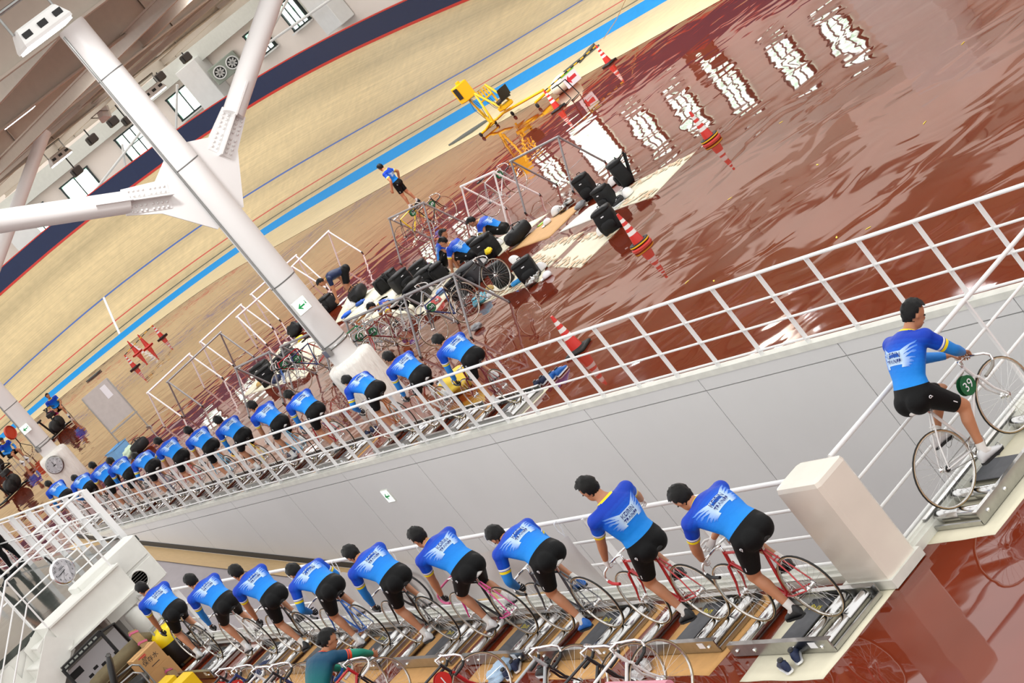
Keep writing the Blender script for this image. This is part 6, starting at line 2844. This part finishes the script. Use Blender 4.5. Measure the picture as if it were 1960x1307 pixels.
for yy in (31.525, 32.335):
    part('corner_plate', PLW, lambda q_: q_.add([(6.55, yy + dy, 1.62) for dy in (-.012, .012)] + [(7.0, yy + dy, 1.76) for dy in (-.012, .012)] + [(7.0, yy + dy, 1.2) for dy in (-.012, .012)] + [(6.55, yy + dy, 1.0) for dy in (-.012, .012)], [(0, 2, 4, 6), (7, 5, 3, 1), (0, 1, 3, 2), (2, 3, 5, 4), (4, 5, 7, 6), (6, 7, 1, 0)]))
part('landing', PLW, lambda q_: q_.box((7.65, 31.95, 1.72), (1.5, .9, .06)))
part('landing_beam', PLW, lambda q_: (q_.box((7.65, 31.5, 1.50), (1.5, .03, .5)), q_.box((7.65, 31.46, 1.75), (1.5, .1, .03)), q_.box((7.65, 31.46, 1.26), (1.5, .1, .03))))
for k in range(8):
    x, z = 6.78 - .26 * k, 1.55 - .2 * k
    part('step', PLW, lambda q_: (q_.box((x, 31.95, z), (.28, .84, .04), bev=.008), q_.box((x + .13, 31.95, z + .1), (.015, .84, .16))))
for yy in (31.47, 32.375):
    part('stringer', PLW, lambda q_: q_.beam((6.92, yy, 1.52), (4.7, yy, -.15), .03, .46))
for yy in (31.5, 32.36):
    part('handrail', RAILW, lambda q_: q_.tube([(8.3, yy, 2.75), (6.9, yy, 2.75), (4.7, yy, 1.0)], .02, 8))
    part('handrail', RAILW, lambda q_: q_.tube([(8.3, yy, 2.25), (6.9, yy, 2.25), (4.7, yy, .5)], .014, 8))
    for k in range(3):
        x = (8.3, 6.9, 5.6)[k]
        zt = 2.75 if x >= 6.9 else 2.75 - (6.9 - x) * .795
        part('baluster', RAILW, lambda q_: q_.tube([(x, yy, zt - (1.1 if x < 6.9 else 1.0)), (x, yy, zt)], .016, 6))
# cabinet with a round vent at the platform's corner
t2 = thing('vent_cabinet', 'white boxy cabinet with a round dark vent at the platform corner', 'cabinet', (8.4, 32.2, .98))
b_ = MB()
b_.box((0, 0, .44), (1.3, .5, .88), bev=.02)
b_.build('cabinet_body', PLW, t2)
b_ = MB()
b_.box((0, -.262, .22), (1.22, .02, .42), bev=.006)
b_.build('lower_panel', PLW, t2)
b_ = MB()
b_.box((0, -.262, .67), (1.22, .02, .38), bev=.006)
b_.build('upper_panel', PLW, t2)
b_ = MB()
T_ = M.Translation((.22, -.275, .26)) @ M.Rotation(R(90), 4, 'X')
b_.lathe([(.14, 0), (.165, 0), (.165, .02), (.14, .02), (.14, 0)], 24, T=T_, cap=False)
vr = b_.build('vent_ring', PLW, t2)
b_ = MB()
b_.lathe([(.14, .004), (0, .004)], 24, T=T_)
for k in range(6):
    b_.box((0, -.11 + .044 * k, .01), (.24, .012, .008), T=T_)
b_.build('vent_mesh', mat('vent_dark', (84, 82, 76), .6), vr)
t3 = thing('hanging_tank', 'white rounded tank under the vent cabinet', 'tank', (8.15, 31.85, .72))
b_ = MB()
b_.lathe([(0, -.24), (.12, -.23), (.16, -.18), (.16, .2), (.12, .25), (0, .26)], 20)
b_.build('tank_shell', PLW, t3)
b_ = MB()
b_.tube([(-.02, .1, -.24), (-.02, .35, -.3), (-.02, .5, -.1)], .03, 8)
b_.build('pipe', PLW, t3)
# glass side of the booth
t4 = thing('glass_partition', 'white-framed glass partition under the platform beside the ramp', 'partition', (8.42, 34.6, 0))
for k in range(6):
    b_ = MB()
    b_.box((0, -2.1 + .9 * k, .8), (.07, .09, 1.6))
    b_.build('frame_post', RAILW, t4)
for k in range(5):
    b_ = MB()
    b_.box((0, -1.65 + .9 * k, .86), (.012, .8, 1.4))
    b_.build('glass_pane', GLASS, t4)
b_ = MB()
b_.box((0, .15, .06), (.09, 4.6, .12))
b_.box((0, .15, 1.6), (.09, 4.6, .09))
b_.build('sill_and_head', RAILW, t4)

# railings of the platform
railing('platform_railing', [(9.12, 32.7, 1.75), (9.12, 44.0, 1.75)], (1.1, .62, .12), 'white railing along the ramp side of the dark platform', spacing=1.3, hgt=1.1, post_w=(.10, .02))
railing('platform_railing', [(8.05, 33.0, 1.75), (9.12, 32.95, 1.75)], (1.1, .62, .12), 'short white railing at the corner above the vent cabinet', spacing=1.07, hgt=1.1, post_w=(.08, .02))
railing('platform_railing', [(5.2, 32.9, 1.75), (7.0, 32.9, 1.75)], (1.05, .55), 'thin white railing at the head of the stairs', spacing=.9, hgt=1.05, post_w=(.03, .03))
# clock on a bent tube rail
pc = aty(120, 1093, 31.40)
t = thing('wall_clock', 'round white clock with black numerals hung on the stair rail', 'clock', pc, R(8))
T_ = M.Rotation(R(90), 4, 'X')
b_ = MB()
b_.lathe([(.19, -.05), (.215, -.04), (.22, 0), (.215, .03), (.19, .035)], 36, T=T_)
b_.build('clock_rim', CHROME, t)
b_ = MB()
b_.lathe([(.19, .036), (0, .036)], 36, T=T_, smooth=False)
b_.build('clock_face', mat('clock_face_white', (240, 240, 246), .4), t)
b_ = MB()
for k in range(1, 13):
    a = R(90 - 30 * k)
    b_.text(str(k), .052, T_ @ M.Translation((.152 * math.cos(a), .152 * math.sin(a), .038)))
b_.box((0, .075, .038), (.08, .006, .001), T=T_)
b_.box((0, .055, .038), (.11, .009, .001), T=T_)
b_.box((.0, -.08, .038), (.06, .004, .001), T=T_)
b_.build('numerals', BLACK, t)
for L, w, a, nm in ((.085, .012, R(90 - 30 * 8.75 + 0), 'hour_hand'), (.135, .008, R(90 - 6 * 44), 'minute_hand'), (.14, .003, R(90 - 6 * 36), 'second_hand')):
    b_ = MB()
    b_.box((L / 2 - .015, 0, .041), (L + .03, w, .002), T=T_ @ M.Rotation(a, 4, 'Z'))
    b_.build(nm, BLACK, t)
b_ = MB()
b_.tube([(-.03, .04, .2), (-.06, .0, .30), (-.08, -.02, .36)], .018, 6)
b_.build('hook_strap', BLACK, t)
# two people in black on the platform
p1 = V((8.05, 37.6, 1.75))
stander('man in black clothes standing on the dark platform at the left edge', at(38, 1085, 1.75), R(60), outfit='black', long_trousers=True, shoes=SHOEK, socks=False, hair_s=51, wristL=V((-.2, .30, 1.05)), wristR=V((.2, .32, 1.15)), leans=(2, 6, 10))
stander('second man in black behind, cut by the left edge of the photo', at(8, 1118, 1.75), R(70), outfit='black', long_trousers=True, shoes=SHOEK, socks=False, hair_s=53, ankleL=V((-.11, -.15, .09)), ankleR=V((.11, .16, .09)))
ps = at(38, 1078, 1.75)
t = thing('stool', 'dark metal stool between the two men in black', 'stool', (ps.x + .1, ps.y + .35, 1.75), .4)
b_ = MB()
b_.lathe([(0, .44), (.17, .44), (.18, .46), (.17, .49), (0, .49)], 20)
b_.build('seat', BLACK, t)
for k in range(4):
    a = math.pi / 4 + k * math.pi / 2
    b_ = MB()
    b_.tube([(.1 * math.cos(a), .1 * math.sin(a), .44), (.2 * math.cos(a), .2 * math.sin(a), .01)], .014, 6)
    b_.build('leg', STEEL, t)

# ================================================================== things stored by the platform
SOFA = mat('olive_brown_cloth', (104, 92, 66), .85, var=.1, vscale=12, bump=.004, bscale=60)
sc_ = aty(226, 1266, 30.9)
t = thing('bench_seat', 'olive brown upholstered bench seat leaning below the platform', 'seat', (sc_.x, sc_.y, 0), R(0))
b_ = MB()
A = M.Translation((0, 0, .44)) @ M.Rotation(R(28), 4, 'X')
rings = []
for k in range(9):
    u = -1 + 2 * k / 8
    s = max((1 - abs(u) ** 8), .3) ** .5
    rings.append([A @ V((u * .72, x * .14 * s, y * .40 * s)) for x, y in [sup(2 * math.pi * j / 18, .45) for j in range(18)]])
b_.loft(rings)
b_.build('cushion', SOFA, t)
for k in range(5):
    b_ = MB()
    z = -.28 + .14 * k
    b_.tube([A @ V((x, -.142, z)) for x in (-.64, -.3, .3, .64)], .012, 6)
    b_.build('rib', SOFA, t)
b_ = MB()
b_.box((0, .05, .05), (1.4, .3, .08))
b_.build('seat_base', BLACK, t)
cc = aty(282, 1262, 30.4)
t = thing('carton', 'brown carton with dark printed characters in front of the bench seat', 'box', (cc.x, cc.y, cc.z - .16), R(0))
b_ = MB()
b_.box((0, 0, .16), (.46, .34, .32))
b_.build('carton_body', CARD, t)
b_ = MB()
b_.box((0, 0, .322), (.46, .06, .003))
b_.build('tape_strip', mat('packing_tape', (190, 150, 104), .4), t)
b_ = MB()
b_.text('長期', .045, M.Translation((-.07, -.171, .235)) @ M.Rotation(R(90), 4, 'X'))
b_.text('保存水', .10, M.Translation((.0, -.171, .165)) @ M.Rotation(R(90), 4, 'X'))
b_.box((.02, -.1705, .06), (.16, .001, .012))
b_.build('printed_characters', mat('charcoal_print', (44, 44, 48), .6), t)
b_ = MB()
b_.box((-.08, -.1705, .285), (.14, .001, .018))
b_.box((-.05, -.1705, .262), (.09, .001, .012))
b_.build('red_print', mat('print_red', (212, 52, 60), .6), t)
# a stack of cartons that carries it
b_ = MB()
b_.box((0, 0, (cc.z - .16) / 2), (.5, .36, max(cc.z - .165, .05)))
tag(b_.build('carton', CARD, loc=(cc.x, cc.y, 0)), 'plain brown carton below the printed carton', 'box')
# black slotted frame
t = thing('slotted_frame', 'black slotted tube frame standing behind the bench seat', 'frame', (7.35, 31.25, 0))
fa = [aty(120, 1282, 31.25), aty(192, 1210, 31.25)]
b_ = MB()
o1, o2 = [f_ - V((7.35, 31.25, 0)) for f_ in fa]
b_.beam(o1, o2, .07, .09)
b_.build('slotted_bar', BLACK, t)
for k in range(7):
    b_ = MB()
    c_ = o1.lerp(o2, (k + .7) / 8)
    b_.box((c_.x, c_.y - .037, c_.z), (.07, .004, .03))
    b_.build('slot', mat('pale_slot', (150, 156, 150), .5), t)
for e in (o1, o2):
    b_ = MB()
    b_.tube([e, V((e.x, e.y, .0))], .03, 8)
    b_.build('leg', BLACK, t)
b_ = MB()
b_.tube([o2, o2 + V((.32, .3, -.1)), V((o2.x + .35, o2.y + .32, .0))], .03, 8)
b_.build('side_tube', BLACK, t)
# plank with pink ties
pa, pb = aty(252, 1208, 30.7), at(338, 1296, .02)
t = thing('plank', 'brown plank with pink ties leaning beside the bench seat', 'plank', pb)
b_ = MB()
b_.beam((0, 0, 0), pa - pb, .16, .035, up=V((.5, -.8, .2)))
b_.build('board', mat('brown_plank', (150, 122, 82), .7, var=.1, vscale=8), t)
for k in (.15, .45, .75, .95):
    b_ = MB()
    c_ = (pa - pb) * k
    b_.beam(c_ - (pa - pb) * .012, c_ + (pa - pb) * .022, .175, .05, up=V((.5, -.8, .2)))
    b_.build('pink_tie', mat('pink_tie', (190, 84, 120), .6), t)
# yellow vacuum cleaner
pv = V((7.98, 30.55, 0))
t = thing('vacuum_cleaner', 'yellow-topped black drum vacuum cleaner in front of the last lower rider', 'vacuum', pv, .3)
b_ = MB()
b_.lathe([(.2, .06), (.235, .1), (.24, .42), (.23, .46)], 24)
b_.build('drum', BLACK, t)
b_ = MB()
b_.lathe([(.245, .44), (.25, .5), (.22, .62), (.14, .68), (0, .7)], 24)
b_.build('yellow_head', mat('vacuum_yellow', (238, 212, 20), .35), t)
b_ = MB()
b_.tube([(-.15, 0, .62), (-.16, 0, .78), (.16, 0, .78), (.15, 0, .62)], .022, 8)
b_.build('carry_handle', mat('grey_plastic', (150, 152, 146), .5), t)
b_ = MB()
b_.tube([(.22, 0, .3), (.4, -.2, .3), (.35, -.6, .1), (-.2, -.8, .05), (-.5, -.6, .05)], .025, 8)
b_.build('hose', BLACK, t)
for k in range(4):
    a = k * math.pi / 2 + .4
    b_ = MB()
    b_.ell((.19 * math.cos(a), .19 * math.sin(a), .035), (.035, .035, .035))
    b_.build('castor', RUBBER, t)
for k in range(2):
    pa, pb = at(318 + 8 * k, 1262, .02), None
    b_ = MB()
    tp_ = aty(294 + 9 * k, 1225, 31.3)
    b_.tube([(0, 0, 0), tp_ - pa], .02, 8)
    b_.tube([(tp_ - pa) * .96, (tp_ - pa) * 1.02], .018, 8, mi=1)
    o = b_.build('blue_pole', [mat('pole_blue', (40, 104, 156), .4), CARD], loc=pa)
    tag(o, ['left of two blue poles leaning beside the vacuum cleaner', 'right of two blue poles leaning beside the vacuum cleaner'][k], 'pole')
pb_ = at(335, 1268, 0)
b_ = MB()
b_.box((0, 0, .1), (.5, .3, .2))
b_.box((0, .03, .215), (.3, .2, .03))
tag(b_.build('carton', CARD, loc=pb_, T=None), 'flat tan carton between the blue poles and the vacuum cleaner', 'box')
# black easy chair with a bent steel arm, yellow boxes
pc = at(296, 1358, .0)
t = thing('office_chair', 'black chair with a bent silver arm tube at the bottom left', 'chair', (pc.x, pc.y, 0), R(-20))
b_ = MB()
b_.loft([[(x * .27 * s, y * .26 * s, z) for x, y in [sup(2 * math.pi * j / 16, .6) for j in range(16)]] for z, s in ((.4, .85), (.44, 1), (.5, 1), (.54, .85))])
b_.build('seat', BLACK, t)
b_ = MB()
A = M.Translation((-.27, .05, .55)) @ M.Rotation(R(-62), 4, 'Y')
b_.loft([[A @ V((z, y * .26 * s, x * .06 * s)) for x, y in [sup(2 * math.pi * j / 16, .6) for j in range(16)]] for z, s in ((0, .8), (.1, 1), (.5, .9), (.62, .5))])
b_.build('backrest', BLACK, t)
for sy in (-.27, .27):
    b_ = MB()
    b_.tube([(-.2, sy, .1), (-.2, sy, .62), (-.12, sy, .7), (.16, sy, .7), (.24, sy, .62), (.24, sy, .1)], .017, 8)
    b_.build('arm_tube', STEEL, t)
for k in range(2):
    pq = at(312 + 34 * k, 1304 - 6 * k, .32)
    b_ = MB()
    b_.box((0, 0, .16), (.3, .4, .32), bev=.015)
    tag(b_.build('yellow_box', mat('box_yellow', (240, 200, 20), .45), loc=(pq.x, pq.y, .0)), ['yellow box at the bottom edge left of the red plates, nearer', 'yellow box at the bottom edge left of the red plates, further right'][k], 'box')

# ================================================================== bikes along the bottom edge
BARX = 5.86
t = thing('bike_rack', 'long grey bar rack along the bottom edge holding saddles', 'rack', (BARX, 18, 0))
b_ = MB()
b_.tube([(0, -5.2, 1.07), (0, 7.2, 1.07)], .03, 10)
b_.build('top_bar', ALU, t)
for y in (-5.4, -2.2, 1.0, 4.2, 7.0):
    for sx in (-.45, .45):
        b_ = MB()
        b_.tube([(0, y, 1.07), (sx, y, .01)], .02, 8)
        b_.build('leg', RACKS, t)
BOT = (V((BARX, 13, 1.07)), V((BARX, 25, 1.07)))
bot = [(14.33, 'white', 'white', None, 'rightmost bike on the bottom rack, beside the pink tube'), (14.9, 'black', 'black', None, 'on the bottom rack, left of the white one'), (15.75, 'silver', 'black', None, 'on the bottom rack beside the dark shoes'), (17.75, 'black', 'red', '1', 'with a red plate left of the emblem of shoes'),
       (19.95, 'red', 'black', None, 'right of the woman in teal'), (20.75, 'navy', 'white', None, 'whose blue tape shows beside the woman in teal'), (22.2, 'black', 'navy', None, 'left of the woman in teal'), (22.85, 'white', 'white', None, 'with white bars left of the woman in teal'),
       (23.45, 'navy', 'navy', '45', 'with the right red plate at the bottom left'), (24.1, 'black', 'black', '44', 'with red plate 44 at the bottom left')]
for k, (y, c_, f_, num, lb) in enumerate(bot):
    b0 = M.Rotation(R(-90), 3, 'Z') @ V((0, SADDLE[0] - .01, 0))
    bk = make_bike('%s track bike hung %s' % (c_, lb), (BARX - b0.x, y - b0.y, .175 - .02 * (k % 2)), R(-90 + [4, -5, 3, -3, 6, -6, 4, -4, 5, 0][k]), PR[c_], None, PR[f_], BLACK if k < 3 else None, WTAPE if k in (4, 7) else (mat('blue_tape', (30, 96, 190), .5) if k == 5 else BLACK), .9 + k, 'bikes on the bottom rack', num, REDP)
# pink tube lying on the rack bar
b_ = MB()
b_.tube([(0, -.45, 0), (0, .45, 0)], .045, 12)
tag(b_.build('pink_tube', mat('pink_pipe', (206, 132, 150), .5), loc=(BARX + .0, 13.1, 1.147)), 'pink tube lying along the bottom rack bar', 'tube')
# woman in teal
wm = stander('woman in a teal cycling jersey with a black bun bending among the bikes', V((6.35, 20.35, 0)), R(-78), outfit='teal', hip=(0, -.3, .86), leans=(40, 58, 70), head=(20, 35, 0), wristL=V((-.30, .45, .72)), wristR=V((.16, .50, .80)), sleeves=True, bun=True, hair_s=61, elbowL=V((-1, -.1, .3)), elbowR=V((1, 0, .2)), ankleL=V((-.12, -.05, .09)), ankleR=V((.12, -.1, .09)))
for o in kids(wm, 'arm_warmer'):
    recolor(o, {0: mat('green_sleeve', (18, 140, 116), .55)})

# shoes and cloths on the mats of the lower row
shoe_pair(at(1522, 1277, .01), R(-28), 'dark navy running shoe on the cream patterned blanket', SHOED)
shoe_pair(at(985, 1292, .01), R(-30), 'dark navy trainer beside the pale blue cloth', SHOED)
cloth(at(965, 1295), 'pale blue cloth on the tan mat', mat('pale_blue_cloth', (170, 196, 222), .8), .2, .16, 51)
shoe_pair(at(1055, 1287, .01), R(-10), 'black trainer in front of the second bottom saddle', SHOEK)
shoe_pair(at(1235, 1291, .01), R(-20), 'grey and orange trainer behind the bottom front wheel', SHOEW)
cloth(at(505, 1290), 'dark navy cloth on the mat of the second lower rider', mat('navy_cloth', (34, 46, 84), .7), .2, .14, 53)
for k, (i, side) in enumerate(((0, 0), (3, 0), (5, 1), (9, 0))):
    p = V((13.9 + .1 * k, up[i][0] - .9 + .2 * k, 0))
    shoe_pair(p, R(-60 + 20 * k), 'navy trainer behind the upper rollers, ' + ORD[i] + ' from the orange cone', SHOED)
